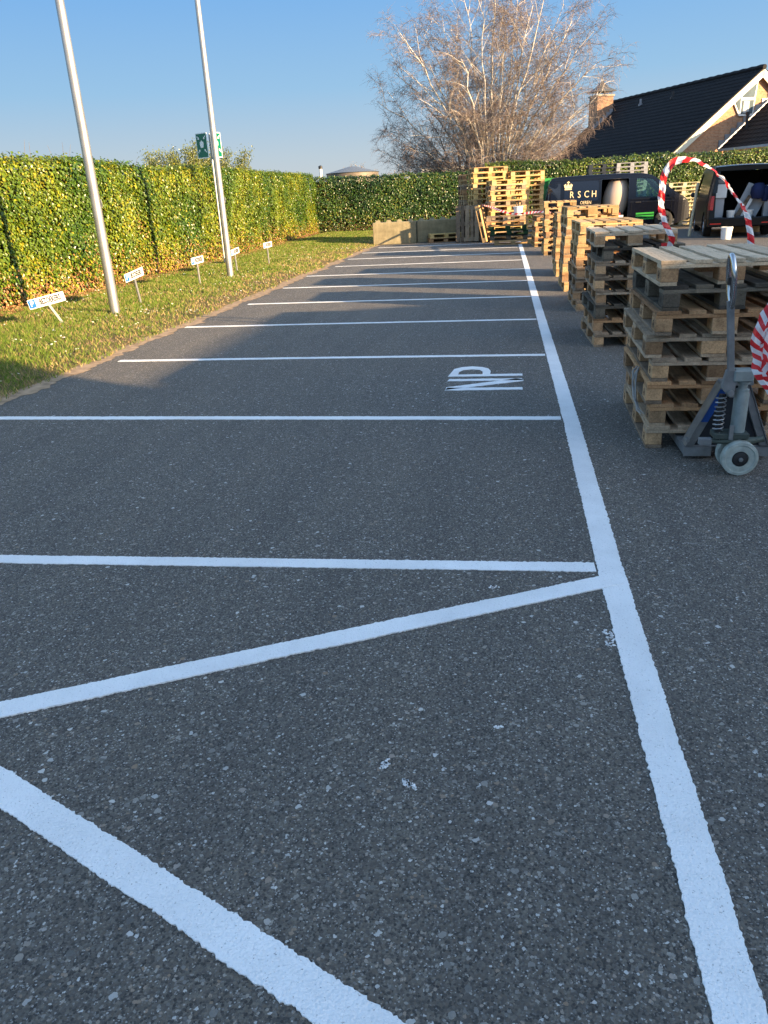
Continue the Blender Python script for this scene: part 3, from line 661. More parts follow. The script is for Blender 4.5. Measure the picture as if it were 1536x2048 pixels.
# ---------------------------------------------------------------- trees
def bare_tree(name, base, limbs, label, seed, cat='tree', bark=None, tw0=(0.20, 0.155, 0.135), r0=0.13, kid=15, tk=12, fine=5, rs_=1.0):
    rr = random.Random(seed); base = Vector(base)
    root = empty(name, base, 0, label, cat)
    trunk = MB(); br = MB(); TV = []; TF = []; TC = []
    def tw(pts, r_, c):
        b = len(TV); n = 3
        for i, p in enumerate(pts):
            d = (pts[min(i+1, len(pts)-1)]-pts[max(0, i-1)]).normalized(); a = d.orthogonal().normalized(); cc = d.cross(a); q = r_*(1-0.6*i/(len(pts)-1))
            for k in range(n): t = 2*PI*k/n; v = p+(a*math.cos(t)+cc*math.sin(t))*q; TV.append((v.x, v.y, v.z)); TC.append(c)
        for i in range(len(pts)-1):
            for k in range(n): TF.append((b+i*n+k, b+i*n+(k+1) % n, b+(i+1)*n+(k+1) % n, b+(i+1)*n+k))
    def path(p0, d, L, n, wig, droop):
        pts = [p0.copy()]; d = d.normalized()
        for i in range(n):
            d = (d + Vector((rr.gauss(0, wig), rr.gauss(0, wig), rr.gauss(0, wig)-droop))).normalized(); pts.append(pts[-1]+d*L/n)
        return pts
    for li, (tx, ty, tz, rad) in enumerate(limbs):
        rad *= rs_
        T = Vector((tx, ty, tz)); n = 11; p0 = Vector((rr.uniform(-.25, .25), rr.uniform(-.2, .2), 0)); pts = []
        mid = p0.lerp(T, 0.45) + Vector((0, 0, 0.10*T.length)) + Vector((-T.x*0.10, 0, 0))
        for i in range(n+1):
            t = i/n; p = p0*(1-t)**2 + mid*2*t*(1-t) + T*t*t
            if 0 < i: p = p + Vector((rr.gauss(0, .07), rr.gauss(0, .07), rr.gauss(0, .05)))*(t+.2)
            pts.append(p)
        rs = [rad*(1-0.88*(i/n))**1.0+0.006 for i in range(n+1)]
        trunk.tube(pts, rs, 8)
        for k in range(kid):
            t = 0.18+0.82*(k+rr.random())/kid; f = min(t*n, n-0.001); i = int(f); p = pts[i].lerp(pts[i+1], f-i); d = (pts[i+1]-pts[i]).normalized()
            side = Vector((rr.gauss(0, 1), rr.gauss(0, 1), rr.gauss(0, .5))); side = (side-d*side.dot(d)).normalized()
            L = T.length*(0.13+0.20*(1-t)+0.06*rr.random()); bp = path(p, d*0.75+side*0.75+Vector((0, 0, .15)), L, 5, .13, .0)
            br.tube(bp, [max(.008, rad*.28*(1-t*.6))*(1-.8*j/5) + .004 for j in range(6)], 5)
            for m in range(tk):
                u = 0.15+0.85*rr.random(); f2 = min(u*5, 4.999); i2 = int(f2); q = bp[i2].lerp(bp[i2+1], f2-i2); d2 = (bp[i2+1]-bp[i2]).normalized()
                s2 = Vector((rr.gauss(0, 1), rr.gauss(0, 1), rr.gauss(0, .6))); tp = path(q, d2*.6+s2*.55+Vector((0, 0, .1)), 0.45+0.5*rr.random(), 4, .2, .06)
                j = .7+.6*rr.random(); tw(tp, .0075, (tw0[0]*j*1.2, tw0[1]*j*1.25, tw0[2]*j*1.2))
                for w_ in range(fine):
                    u3 = .2+.8*rr.random(); f3 = min(u3*4, 3.999); i3 = int(f3); q3 = tp[i3].lerp(tp[i3+1], f3-i3)
                    s3 = Vector((rr.gauss(0, 1), rr.gauss(0, 1), rr.gauss(0, .7)-.15)); t3 = path(q3, (tp[-1]-tp[0]).normalized()*.6+s3*.6, 0.22+0.33*rr.random(), 3, .25, .16)
                    j = .6+.7*rr.random(); tw(t3, .0055, (tw0[0]*j, tw0[1]*j, tw0[2]*j))
    trunk.build('trunk', bark or BARK, root, smooth=True); br.build('branches', bark or BARK, root, smooth=True)
    np_mesh('twigs', TV, TF, TWIG, np.array(TC), root)
    return root
YB = 45.0; ppm = 1513.3/(YB*0.925)
def px_(x, y): return ((x-985)*(.95 if x < 985 else .83)/36.5, (345-y)*.85/36.5+2.6)
birch_px = [(752, 175), (785, 120), (770, 240), (812, 70), (845, 40), (875, 10), (905, 60), (930, -5), (965, 25), (985, -15), (1015, 40), (1045, -10), (1075, 20), (1105, 5), (1135, 40), (1165, 45), (1195, 90), (1222, 130), (1225, 200), (1200, 235), (800, 290), (860, 120), (1010, 90), (1110, 110), (930, 130), (1160, 190), (1060, 60), (895, 190), (770, 300), (1190, 285), (835, 320), (1130, 290)]
rb = random.Random(5)
limbs = []
for i, (x, y) in enumerate(birch_px):
    X, Z = px_(x, y); limbs.append((X, rb.uniform(-2.6, 2.6), Z, rb.uniform(.05, .085) if i % 3 else rb.uniform(.085, .11)))
bare_tree('birch_tree', (-0.72, YB, 0), limbs, 'big leafless many-stemmed birch with white bark behind the tall pallets', 3, kid=17, tk=13, fine=6, rs_=.85)
limbs = [(-3.4, .5, 4.6, .07), (-2.4, -.8, 5.6, .08), (-1.5, .6, 6.2, .09), (-.6, -.3, 6.8, .1), (.5, .6, 6.0, .08), (-4.4, .2, 3.3, .06), (1.4, 0, 5.0, .06), (-3.2, 0, 3.2, .05)]
bare_tree('bare_tree', (-1.9, 48.2, 0), limbs, 'smaller dark-barked leafless tree tangled behind the left side of the birch', 9, bark=simple('dark_bark', (0.16, 0.12, 0.075), 0.85), tw0=(0.13, 0.085, 0.055), kid=12, tk=8, fine=3)
def far_bush(name, x, y, z0, w_, h_, n, c0, c1, label, sz, kind='bush', stems=True):
    root = empty(name, (x, y, 0), 0, label, kind)
    st = MB(); pts = []
    for k in range(26):
        a = random.random()*2*PI; rr_ = random.random()**.55; top = Vector((w_*.5*rr_*math.cos(a), w_*.3*rr_*math.sin(a), h_*(1-.22*rr_**2)*random.uniform(.85, 1.1)))
        st.tube([(0.2*math.cos(a), .2*math.sin(a), 0), (top.x*.5, top.y*.5, top.z*.5), tuple(top)], [.05, .03, .008], 5); pts.append(top)
    st.build('stems', simple('far_bush_bark', (0.12, 0.09, 0.05), .9), root)
    P = []
    for i in range(n):
        t = pts[i % len(pts)]; u = .25+.75*random.random()**.7; s = .35*(1.1-u*.6); P.append((t.x*u+random.gauss(0, s), t.y*u+random.gauss(0, s), max(.2, t.z*u+random.gauss(0, s*.8))))
    P = np.array(P); Nn = rng.normal(0, 1, (n, 3)); t = rng.random((n, 1)); cc = (1-t)*np.array([c0])+t*np.array([c1])
    V, Fq, c5 = leaf_quads(P, Nn, sz*(0.6+0.8*rng.random(n)), cc, 0.45); np_mesh('foliage', V, Fq, LEAF, c5, root)
far_bush('willow_bush', -14.0, 36.5, 0, 6.4, 4.15, 30000, (0.07, 0.10, 0.02), (0.20, 0.21, 0.05), 'yellow-green budding bush rising over the ivy hedge', .10)
far_bush('distant_bush', -16.5, 92, 0, 6, 5.2, 2200, (0.20, 0.16, 0.12), (0.28, 0.23, 0.17), 'pale brown far-off bush behind the round silo roof', .16)
far_bush('distant_bush', -11.6, 96, 0, 5, 4.9, 1800, (0.20, 0.16, 0.12), (0.30, 0.24, 0.18), 'pale brown far-off bush just right of the silo roof', .16)

# silo, vent pipe, low building
root = empty('silo', (-11.3, 61, 0.15), 0, 'round metal silo with a shallow cone roof beyond the hedge', 'silo')
MB().lathe([(1.95, 0), (1.95, 3.3)], n=48).build('tank_wall', simple('silo_wall', (0.16, 0.13, 0.10), 0.6, 0.3), root, smooth=True)
MB().lathe([(1.97, 3.26), (2.02, 3.3), (0.25, 3.72), (0.0, 3.74)], n=48).build('cone_roof', simple('silo_roof', (0.13, 0.15, 0.17), 0.6, 0.2), root, smooth=True)
root = empty('vent_pipe', (-13.5, 60, 0), 0, 'slim white vent pipe with a dark cap left of the silo', 'pipe')
MB().tube([(0, 0, 0), (0, 0, 3.85)], 0.11, 12).build('pipe', WHITE, root, smooth=True); MB().lathe([(.13, 3.8), (.15, 3.86), (.15, 3.98), (0, 4.05)], n=12).build('cap', BLACK, root)
root = empty('shed', (-1.2, 60, 0), 0, 'low building with a pale flat roof edge behind the birch and hedge', 'shed')
MB().box(-4.5, 4.6, 0, 7, 0, 3.15).build('wall', simple('shed_wall', (0.5, 0.48, 0.42), 0.8), root)
MB().box(-4.8, 4.9, -0.25, 7.2, 3.15, 3.46).build('roof_edge', simple('shed_fascia', (0.72, 0.70, 0.64), 0.6), root)

# ---------------------------------------------------------------- house
A = Vector((13.79, 50, 0)); rd = Vector((-.41, .912, 0)); hd = Vector((-.912, -.41, 0)); out = -rd
hs = empty('brick_house', tuple(A), 0, 'brick house with a big dark tiled roof and cream gable boards behind the hedge', 'house')
def hp(t, s, z): p = hd*t + rd*s; return Vector((p.x, p.y, z))      # local to A ; t toward the left eave, s along the ridge away
ZR, ZE, TE, LR = 7.06, 3.07, 5.23, 14.9
def rz(t): return ZR-(ZR-ZE)*abs(t)/TE
# tiled slopes with real pantile relief
def slope(name, t0, t1, s0, s1, zf, mat, parent, up_=0.0, cell=0.30, row=0.34):
    ns = int(abs(s1-s0)/cell*4); nr = int(abs(t1-t0)*1.26/row); V = []; Fq = []
    nrm = Vector((0, 0, 1))
    for j in range(nr*2+1):
        k = j//2; t = t0+(t1-t0)*(k if j % 2 == 0 else k+1)/nr if j < nr*2 else t1
        lift = 0.045 if j % 2 == 1 else 0.0
        if j == 0: t = t0
        for i in range(ns+1):
            s = s0+(s1-s0)*i/ns; z = zf(t)+0.10+up_+0.028*math.sin(2*PI*s/cell)+lift; V.append(tuple(hp(t, s, z)))
    m = ns+1
    for j in range(nr*2):
        for i in range(ns): Fq.append((j*m+i, j*m+i+1, (j+1)*m+i+1, (j+1)*m+i))
    o = np_mesh(name, V, Fq, mat, parent=parent, smooth=False); return o
slope('roof', 0, TE+0.25, -0.15, LR, rz, ROOF, hs); slope('roof', 0, -TE-0.25, -0.15, LR, rz, ROOF, hs)
mb = MB(); mb.tube([tuple(hp(0, s, ZR+0.14+0.015*math.sin(s*9))) for s in np.arange(-.2, LR+.05, .35)], 0.13, 8); mb.build('ridge_tiles', ROOF, hs, smooth=True)
mb = MB()   # walls: gable both ends and sides
for s0 in (0.12, LR-0.3):
    poly = [hp(TE-.45, s0, 0), hp(TE-.45, s0, rz(TE-.45)-.02), hp(0, s0, ZR-.05), hp(-TE+.45, s0, rz(TE-.45)-.02), hp(-TE+.45, s0, 0)]
    q = [p+rd*0.2 for p in poly]; mb.add(poly+q, [(0, 1, 2, 3, 4), (9, 8, 7, 6, 5)]+[(i, (i+1) % 5, 5+(i+1) % 5, 5+i) for i in range(5)])
for t in (TE-.45, -TE+.45):
    a_ = [hp(t, .3, 0), hp(t, LR-.3, 0), hp(t, LR-.3, 2.9), hp(t, .3, 2.9)]; mb.add(a_, [(0, 1, 2, 3)])
mb.build('wall', BRICK, hs)
def board(t0, z0, t1, z1, wd, s0, s1, name, mat, parent):   # sloping board in the gable plane
    mb = MB(); d = Vector((t1-t0, z1-z0)).normalized(); n2 = Vector((-d.y, d.x))
    if n2.y > 0: n2 = -n2
    vs = []
    for s in (s0, s1):
        for (t, z) in ((t0, z0), (t1, z1), (t1+n2.x*wd, z1+n2.y*wd), (t0+n2.x*wd, z0+n2.y*wd)): vs.append(hp(t, s, z))
    mb.add(vs, [(0, 1, 2, 3), (7, 6, 5, 4)]+[(i, (i+1) % 4, 4+(i+1) % 4, 4+i) for i in range(4)]); return mb.build(name, mat, parent)
board(0, ZR+.07, TE+.3, rz(TE+.3)+.07, .34, -.16, -.10, 'barge_board', CREAMP, hs)
board(0, ZR+.07, -TE-.3, rz(TE+.3)+.07, .34, -.16, -.10, 'barge_board', CREAMP, hs)
board(-.02, ZR+.13, TE+.3, rz(TE+.3)+.13, .07, -.19, -.09, 'verge_tiles', ROOF, hs)
mb = MB(); mb.add([hp(TE+.28, -.1, ZE-.16), hp(TE+.28, LR, ZE-.16), hp(TE+.28, LR, ZE-.02), hp(TE+.28, -.1, ZE-.02), hp(TE+.40, -.1, ZE-.16), hp(TE+.40, LR, ZE-.16), hp(TE+.40, LR, ZE-.02), hp(TE+.40, -.1, ZE-.02)], [(0, 1, 2, 3), (4, 7, 6, 5), (0, 4, 5, 1), (3, 2, 6, 7), (0, 3, 7, 4), (1, 5, 6, 2)])
mb.build('gutter', simple('gutter_grey', (0.35, 0.37, 0.38), .5), hs)
# gable window
def gwin(poly, name, mat, s0, s1, parent):
    mb = MB(); n = len(poly); vs = [hp(t, s0, z) for t, z in poly]+[hp(t, s1, z) for t, z in poly]
    mb.add(vs, [tuple(range(n)), tuple(range(2*n-1, n-1, -1))]+[(i, (i+1) % n, n+(i+1) % n, n+i) for i in range(n)]); return mb.build(name, mat, parent)
wf = gwin([(1.62, 5.62), (1.12, 4.84), (.22, 4.84), (.12, 6.62), (.36, 6.58)], 'window', WHITE, .02, .12, hs)
WG = simple('window_glass_reflective', (0.10, 0.13, 0.14), 0.08, 0, .2, 2, coat=1.0); CURT = simple('net_curtain', (0.50, 0.50, 0.48), .7)
gwin([(1.02, 4.95), (.30, 4.95), (.26, 5.62), (1.02, 5.62)], 'pane', WG, -.005, .018, wf)
gwin([(.92, 5.0), (.55, 5.0), (.55, 5.58), (.92, 5.58)], 'curtain', CURT, -.010, -.006, wf)
gwin([(1.50, 5.58), (1.12, 5.02), (1.12, 5.84)], 'pane', WG, -.005, .018, wf)
gwin([(1.02, 5.76), (.26, 5.76), (.20, 6.42), (.30, 6.40), (1.02, 5.92)], 'pane', WG, -.005, .018, wf)
# lower wing in front of the gable at the right
def rz2(t): return 3.25+(2.13-t)*0.80
slope('wing_roof', -1.0, 2.25, -.02, -6.5, rz2, ROOF, hs, up_=-.08)
mb = MB(); poly = [hp(1.95, -.05, 0), hp(1.95, -6.3, 0), hp(1.95, -6.3, 3.2), hp(1.95, -.05, 3.2)]; mb.add(poly+[p-hd*.2 for p in poly], [(0, 1, 2, 3), (7, 6, 5, 4), (0, 4, 5, 1), (3, 2, 6, 7), (0, 3, 7, 4), (1, 5, 6, 2)]); mb.build('wing_wall', BRICK, hs)
mb = MB(); poly = [hp(2.32, -.05, 3.10), hp(2.32, -6.5, 3.10), hp(2.32, -6.5, 3.22), hp(2.32, -.05, 3.22)]; mb.add(poly+[p-hd*.1 for p in poly], [(0, 1, 2, 3), (7, 6, 5, 4), (0, 4, 5, 1), (3, 2, 6, 7), (0, 3, 7, 4), (1, 5, 6, 2)]); mb.build('wing_gutter', simple('wing_gutter_grey', (0.4, 0.42, 0.43), .5), hs)
mb = MB()
for k in range(9):
    t = 2.2-k*.36; z = rz2(t)+.06
    vs = [hp(tt, ss, zz) for ss in (.085, .115) for tt, zz in ((t, z-.1), (t-.36, z+.18), (t-.36, z+.50), (t, z+.50-.28))]
    vs = [hp(tt, ss, zz) for ss in (.070, .118) for tt, zz in ((t, z-.08), (t-.37, z+.20), (t-.37, z+.42), (t, z+.42))]
    mb.add(vs, [(0, 1, 2, 3), (7, 6, 5, 4)]+[(i, (i+1) % 4, 4+(i+1) % 4, 4+i) for i in range(4)])
mb.build('flashing', LEAD, hs)
p = hp(1.02, -.55, 0); mb = MB(); mb.tube([(p.x, p.y, rz2(1.02)), (p.x, p.y, rz2(1.02)+.75)], .075, 10); mb.lathe([(.11, rz2(1.02)+.70), (.11, rz2(1.02)+.86)], o=(p.x, p.y, 0), n=10); mb.build('flue', BLACK, hs)
# chimney at the far end of the near slope
cz = empty('tmp'); bpy.data.objects.remove(cz)
cc = hp(1.62, LR-1.0, 0)
Mc = Matrix.Translation((cc.x, cc.y, 0)) @ Matrix.Rotation(math.atan2(rd.y, rd.x), 4, 'Z')
mb = MB(); mb.box(-.55, .55, -.62, .62, 4.5, 7.42, Mc); mb.build('chimney', BRICK2, hs)
ch = MB(); ch.box(-.62, .62, -.69, .69, 7.42, 7.52, Mc); chc = ch.build('chimney_crown', simple('chimney_crown', (0.3, 0.26, 0.2), .8), hs)
mb = MB()
for sx in (-1, 1):
    for sy in (-1, 1): mb.tube([tuple(Mc @ Vector((sx*.42, sy*.5, 7.52))), tuple(Mc @ Vector((sx*.42, sy*.5, 7.80)))], .02, 6)
n = 4; prof = [(.98, 7.72), (.92, 7.78), (.45, 8.0), (.20, 8.22), (.05, 8.40), (.02, 8.58)]
b = []
for r_, z in prof:
    for sx, sy in ((-1, -1), (1, -1), (1, 1), (-1, 1)): b.append(Mc @ Vector((sx*r_*.72, sy*r_*.80, z)))
mb.add(b, [(i*4+k, i*4+(k+1) % 4, (i+1)*4+(k+1) % 4, (i+1)*4+k) for i in range(5) for k in range(4)]+[(0, 1, 2, 3)])
mb.build('chimney_cowl', simple('cowl_metal', (0.10, 0.11, 0.11), .5, .4), hs)
mb = MB()
for k in range(6):
    t = 1.0+k*.25; z = rz(t)+.1
    vs = [hp(tt, ss, zz) for ss in (LR-1.585, LR-1.555) for tt, zz in ((t, z), (t+.26, z-.19), (t+.26, z+.22), (t, z+.22))]
    mb.add(vs, [(0, 1, 2, 3), (7, 6, 5, 4)]+[(i, (i+1) % 4, 4+(i+1) % 4, 4+i) for i in range(4)])
mb.build('chimney_flashing', LEAD, hs)
for (t, s) in ((.9, 10.1), (.9, 6.6)):
    p = hp(t, s, rz(t)+.1); mb = MB(); mb.tube([tuple(p), tuple(p+Vector((0, 0, .38)))], .07, 8); mb.box(p.x-.13, p.x+.13, p.y-.13, p.y+.13, p.z-.04, p.z+.08); mb.build('roof_vent', LEAD if s > 8 else BLACK, hs)
# lean-to wing at the left with a pale fascia
mb = MB(); q = [hp(6.2, 8.2, 2.55), hp(6.2, 14.2, 2.55), hp(6.2, 14.2, 2.85), hp(6.2, 8.2, 2.85)]; mb.add(q+[v-hd*.1 for v in q], [(0, 1, 2, 3), (7, 6, 5, 4), (0, 4, 5, 1), (3, 2, 6, 7), (0, 3, 7, 4), (1, 5, 6, 2)]); mb.build('fascia', simple('greyish_fascia', (0.33, 0.35, 0.33), .6), hs)
slope('lean_to_roof', TE-.6, 6.25, 8.2, 14.2, lambda t: ZE+.42-(t-TE+.6)*.42, ROOF, hs, up_=-.05)
# pale chimney pot low at the left
mb = MB(); p = hp(5.4, 13.6, 0); mb.box(p.x-.28, p.x+.28, p.y-.28, p.y+.28, 2.6, 3.75); mb.build('low_chimney', BRICK2, hs)

# off-frame warehouse whose shade falls over the foreground
sb = empty('side_building', (13, 21.8, 0), 0, 'unseen gabled outbuilding right of the vans, shaped to shade the far stacks', 'outbuilding')  # unseen block, sized to shade the lower far stacks but not the van
mb = MB(); pr_ = [(0, 0), (0, 3.5), (.9, 4.8), (2.1, 5.0), (2.7, 4.2), (2.7, 0)]
mb.add([(0, y, z) for y, z in pr_]+[(5, y, z) for y, z in pr_], [tuple(range(6))[::-1], tuple(range(6, 12))]+[(i, (i+1) % 6, 6+(i+1) % 6, 6+i) for i in range(6)]); mb.build('wall', BRICK, sb)
MB().box(-.05, 0, .8, 1.9, 0, 2.1).build('door', simple('outbuilding_door', (0.2, 0.22, 0.2), .6), sb)
wh = empty('warehouse', (12, -0.4, 0), 0, 'long pale warehouse standing to the right of the car park, out of the photo', 'warehouse')
WW = simple('warehouse_cladding', (0.42, 0.41, 0.38), .7, 0, .08, 1.5)
MB().prism([(0, -30), (18, -30), (18, -9.7), (0, -.5)], 0, 6.4).build('hall', WW, wh)
mb = MB(); prof = [(-1.2, 0), (8.2, 0), (8.2, 2.55), (8.0, 2.85), (4.6, 3.95), (4.0, 4.10), (-1.2, 4.10)]
mb.add([(.04, y, z) for y, z in prof]+[(.9, y, z) for y, z in prof], [tuple(range(7))[::-1], tuple(range(7, 14))]+[(i, (i+1) % 7, 7+(i+1) % 7, 7+i) for i in range(7)]); mb.build('annex', WW, wh)
MB().box(-.05, 0, -9, -5.4, 0, 3.6).build('roller_door', simple('roller_door_grey', (0.25, 0.27, 0.3), .5), wh)
for k in range(4): MB().box(-.04, 0, -28+k*4.5, -26.2+k*4.5, 1.2, 2.4).build('window', WG, wh)

# ---------------------------------------------------------------- pallets
def board_mesh(name, wd, ln, th, bev=0.002, seed=0):
    """board lying along local Y, centred, bottom at z=0, a little bowed"""
    mb = MB(); rr = random.Random(seed); n = 4; V = []
    for i in range(n+1):
        y = -ln/2+ln*i/n; jx = rr.uniform(-.003, .003); jz = rr.uniform(-.0012, .0012)
        V += [(-wd/2+jx, y, jz), (wd/2+jx, y, jz), (wd/2+jx, y, th+jz), (-wd/2+jx, y, th+jz)]
    Fq = [(0, 1, 2, 3), (n*4+3, n*4+2, n*4+1, n*4)]
    for i in range(n):
        for k in range(4): Fq.append((i*4+k, (i+1)*4+k, (i+1)*4+(k+1) % 4, i*4+(k+1) % 4))
    mb.add(V, Fq)
    if name == 'deck_board':
        mb.mi = 1
        for yy in (-.56, -.50, -.03, .03, .50, .56):
            for xx in (-wd*.27, wd*.25):
                mb.prism([(xx+.005*math.cos(t), yy+.005*math.sin(t)) for t in [i*PI/3 for i in range(6)]], th-.001, th+.0015)
    o = mb.build(name, [W_GREY, NAILM] if name == 'deck_board' else W_GREY, bevel=bev); me = o.data; bpy.data.objects.remove(o); return me
DECK = [board_mesh('deck_board', .143, 1.2, .022, seed=1), board_mesh('deck_board', .098, 1.2, .022, seed=2)]
STR = board_mesh('stringer', .143, .8, .022, seed=3); BOT = [board_mesh('bottom_board', .1, 1.2, .022, seed=4), board_mesh('bottom_board', .145, 1.2, .022, seed=5)]
def blk(wx, wy):
    mb = MB(); mb.box(-wx/2, wx/2, -wy/2, wy/2, 0, .0778); o = mb.build('block', W_BROWN, bevel=.003); me = o.data; bpy.data.objects.remove(o); return me
BLK = [blk(.1, .145), blk(.145, .145)]
sm = MB(); 
for k in range(16):
    a0, a1 = 2*PI*k/16, 2*PI*(k+1)/16
    sm.add([(0, .030*math.cos(a0), .023*math.sin(a0)), (0, .030*math.cos(a1), .023*math.sin(a1)), (0, .024*math.cos(a1), .017*math.sin(a1)), (0, .024*math.cos(a0), .017*math.sin(a0))], [(0, 1, 2, 3)])
sm.box(-.0004, .0004, -.012, -.006, -.01, .01); sm.box(-.0004, .0004, .003, .012, -.01, .002)
so = sm.build('stamp', simple('stamp_ink', (0.045, 0.03, 0.02), .9)); STAMP = so.data; bpy.data.objects.remove(so)
def part(name, me, parent, loc, mat, rz_=0, mirror=False):
    o = bpy.data.objects.new(name, me); C.objects.link(o); o.parent = parent; o.location = loc; o.rotation_euler = (0, 0, rz_)
    o.material_slots[0].link = 'OBJECT'; o.material_slots[0].material = mat; return o
def pallet(x, y, z, rz_, tone, label, group, full=True, rr=random, zscale=1.0, tilt=(0, 0), name='wooden_pallet', stamp=False):
    root = empty(name, (x, y, z), rz_, label, 'pallet', group); root.rotation_euler = (tilt[0], tilt[1], rz_)
    root.scale = (1, 1, zscale)
    deck, blkm, bot = tone
    for i, (cx, w_) in enumerate(((-.3275, 0), (-.1645, 1), (0, 0), (.1645, 1), (.3275, 0))):
        if full == 'gap' and i == 3: continue
        part('deck_board', DECK[w_], root, (cx+rr.uniform(-.003, .003), rr.uniform(-.006, .006), .1222), deck)
    for yy in (-.5275, 0, .5275): part('stringer', STR, root, (rr.uniform(-.003, .003), yy, .1), deck, PI/2)
    for xx, k in ((-.35, 0), (0, 1), (.35, 0)):
        part('bottom_board', BOT[k], root, (xx, rr.uniform(-.004, .004), 0), bot)
        for yy in (-.5275, 0, .5275):
            b = part('block', BLK[k], root, (xx+rr.uniform(-.003, .003), yy+rr.uniform(-.004, .004), .0221), blkm, rr.choice((0, 0, .01, -.012)))
            if stamp and xx < 0:
                s_ = bpy.data.objects.new('stamp', STAMP); C.objects.link(s_); s_.parent = b; s_.location = (-.0512, 0, .04)
    return root
# merged one-mesh pallets for the far stacks
def pallet_mesh(name, L=1.2, W=.8):
    mb = MB(); sx = W/.8; sy = L/1.2; j = lambda: random.uniform(-.003, .003)
    for cx, wd in ((-.3275, .143), (-.1645, .098), (0, .143), (.1645, .098), (.3275, .143)): mb.box((cx-wd/2)*sx+j(), (cx+wd/2)*sx+j(), -.6*sy+j(), .6*sy+j(), .1222, .144)
    for yy in (-.5275, 0, .5275): mb.box(-.4*sx, .4*sx, (yy-.0715)*sy, (yy+.0715)*sy, .1, .122)
    for xx, wd in ((-.35, .1), (0, .145), (.35, .1)):
        mb.box((xx-wd/2)*sx, (xx+wd/2)*sx, -.6*sy, .6*sy, 0, .022)
        for yy in (-.5275, 0, .5275): mb.box((xx-wd/2)*sx+.002+j()*.5, (xx+wd/2)*sx-.002+j()*.5, (yy-.0725)*sy+j(), (yy+.0725)*sy+j(), .0221, .0999)
    o = mb.build(name, W_GREY); me = o.data; bpy.data.objects.remove(o); return me
PM = [pallet_mesh('wooden_pallet') for _ in range(3)]
def pallet1(x, y, z, rz_, mat, label, group, zscale=1.0, rot=None, name='wooden_pallet', cat='pallet'):
    o = bpy.data.objects.new(name, random.choice(PM)); C.objects.link(o); o.location = (x, y, z); o.rotation_euler = rot or (0, 0, rz_); o.scale = (1, 1, zscale)
    o.material_slots[0].link = 'OBJECT'; o.material_slots[0].material = mat; return tag(o, label, cat, group)
ORD = ['bottom', 'second', 'third', 'fourth', 'fifth', 'sixth', 'seventh', 'eighth', 'ninth', 'tenth', 'eleventh', 'twelfth', 'thirteenth', 'fourteenth', 'fifteenth', 'sixteenth']
def ordn(i, n): return 'topmost' if i == n-1 else ('bottom' if i == 0 else ORD[i]+' from below')
TL = {'g': (W_GREY, W_BLOCK, W_GREY), 'b': (W_BROWN, W_BLOCK, W_GREY), 'd': (W_DARK, W_BLOCK, W_DARK), 'p': (W_TOP, W_BLOCK, W_TOP), 'n': (W_PALE, W_PALE, W_PALE), 'm': (W_TOP, W_BLOCK, W_TOP), 'k': (W_DARK, W_DARK, W_DARK)}
NM = {'g': 'grey weathered', 'b': 'brown', 'd': 'dark dirty', 'p': 'pale-topped', 'n': 'sunlit orange', 'm': 'grey-boarded', 'k': 'blackened'}  # the orange tone has warm sunlight put into the wood colour
def stack(fx, fy, tones, where, group, seed, jit=.018, rot=0.0, sp_offs={}, zs=1.0, stamp=False):
    """fx,fy: front-left corner of the stack"""
    rr = random.Random(seed); z = 0.0
    for i, t in enumerate(tones):
        a = rot + rr.uniform(-.03, .03); ox, oy = sp_offs.get(i, (rr.uniform(-jit, jit), rr.uniform(-jit, jit)))
        pallet(fx+.4+ox, fy+.6+oy, z, a, TL[t], f'{NM[t]} wooden pallet, {ordn(i, len(tones))} in {where}', group, True, rr, zs, stamp=stamp)
        z += .1445*zs
    return z
s1 = stack(0.925, 4.87, 'gbbggbkp', 'the nearest stack', 'pallets in the stack behind the pallet jack', 21, sp_offs={4: (-.035, .03), 5: (0, -.01), 7: (0.0, .01), 6: (.02, 0)}, stamp=True)
stack(0.955, 8.42, 'gbkgggkm', 'the second nearest stack', 'pallets in the second stack from the camera', 22, sp_offs={7: (-.03, .0), 6: (.05, .02)})
stack(0.965, 11.03, 'gggbbnnn', 'the third nearest stack', 'pallets in the third stack from the camera', 23)  # grey to orange tones follow the shade edge across this stack
stack(0.965, 13.35, 'nbnbbnpnn', 'the fourth nearest stack', 'pallets in the fourth stack from the camera', 24)
stack(0.99, 15.75, 'nnbnnbnn', 'the fifth nearest stack', 'pallets in the fifth stack from the camera', 25)
def far_stack(x, y, rz_, n, zs, mats, where, group, seed, jit=.02, names=None, tagcol='wooden'):
    rr = random.Random(seed); z = 0
    for i in range(n):
        m = mats[i % len(mats)] if not callable(mats) else mats(i)
        pallet1(x+rr.uniform(-jit, jit), y+rr.uniform(-jit, jit), z, rz_+rr.uniform(-.02, .02), m, f'{tagcol} pallet, {ordn(i, n)} in {where}', group, zs); z += .1448*zs
    return z
stack(1.02, 21.2, 'nnnbnnbnn', 'the sixth nearest stack', 'pallets in the sixth stack from the camera', 26)
far_stack(1.28, 25.2, 0.05, 6, 1.0, [W_PALE, W_BROWN], 'the short stack right of the bucket', 'pallets in the short stack right of the bucket', 28, tagcol='brown wooden')
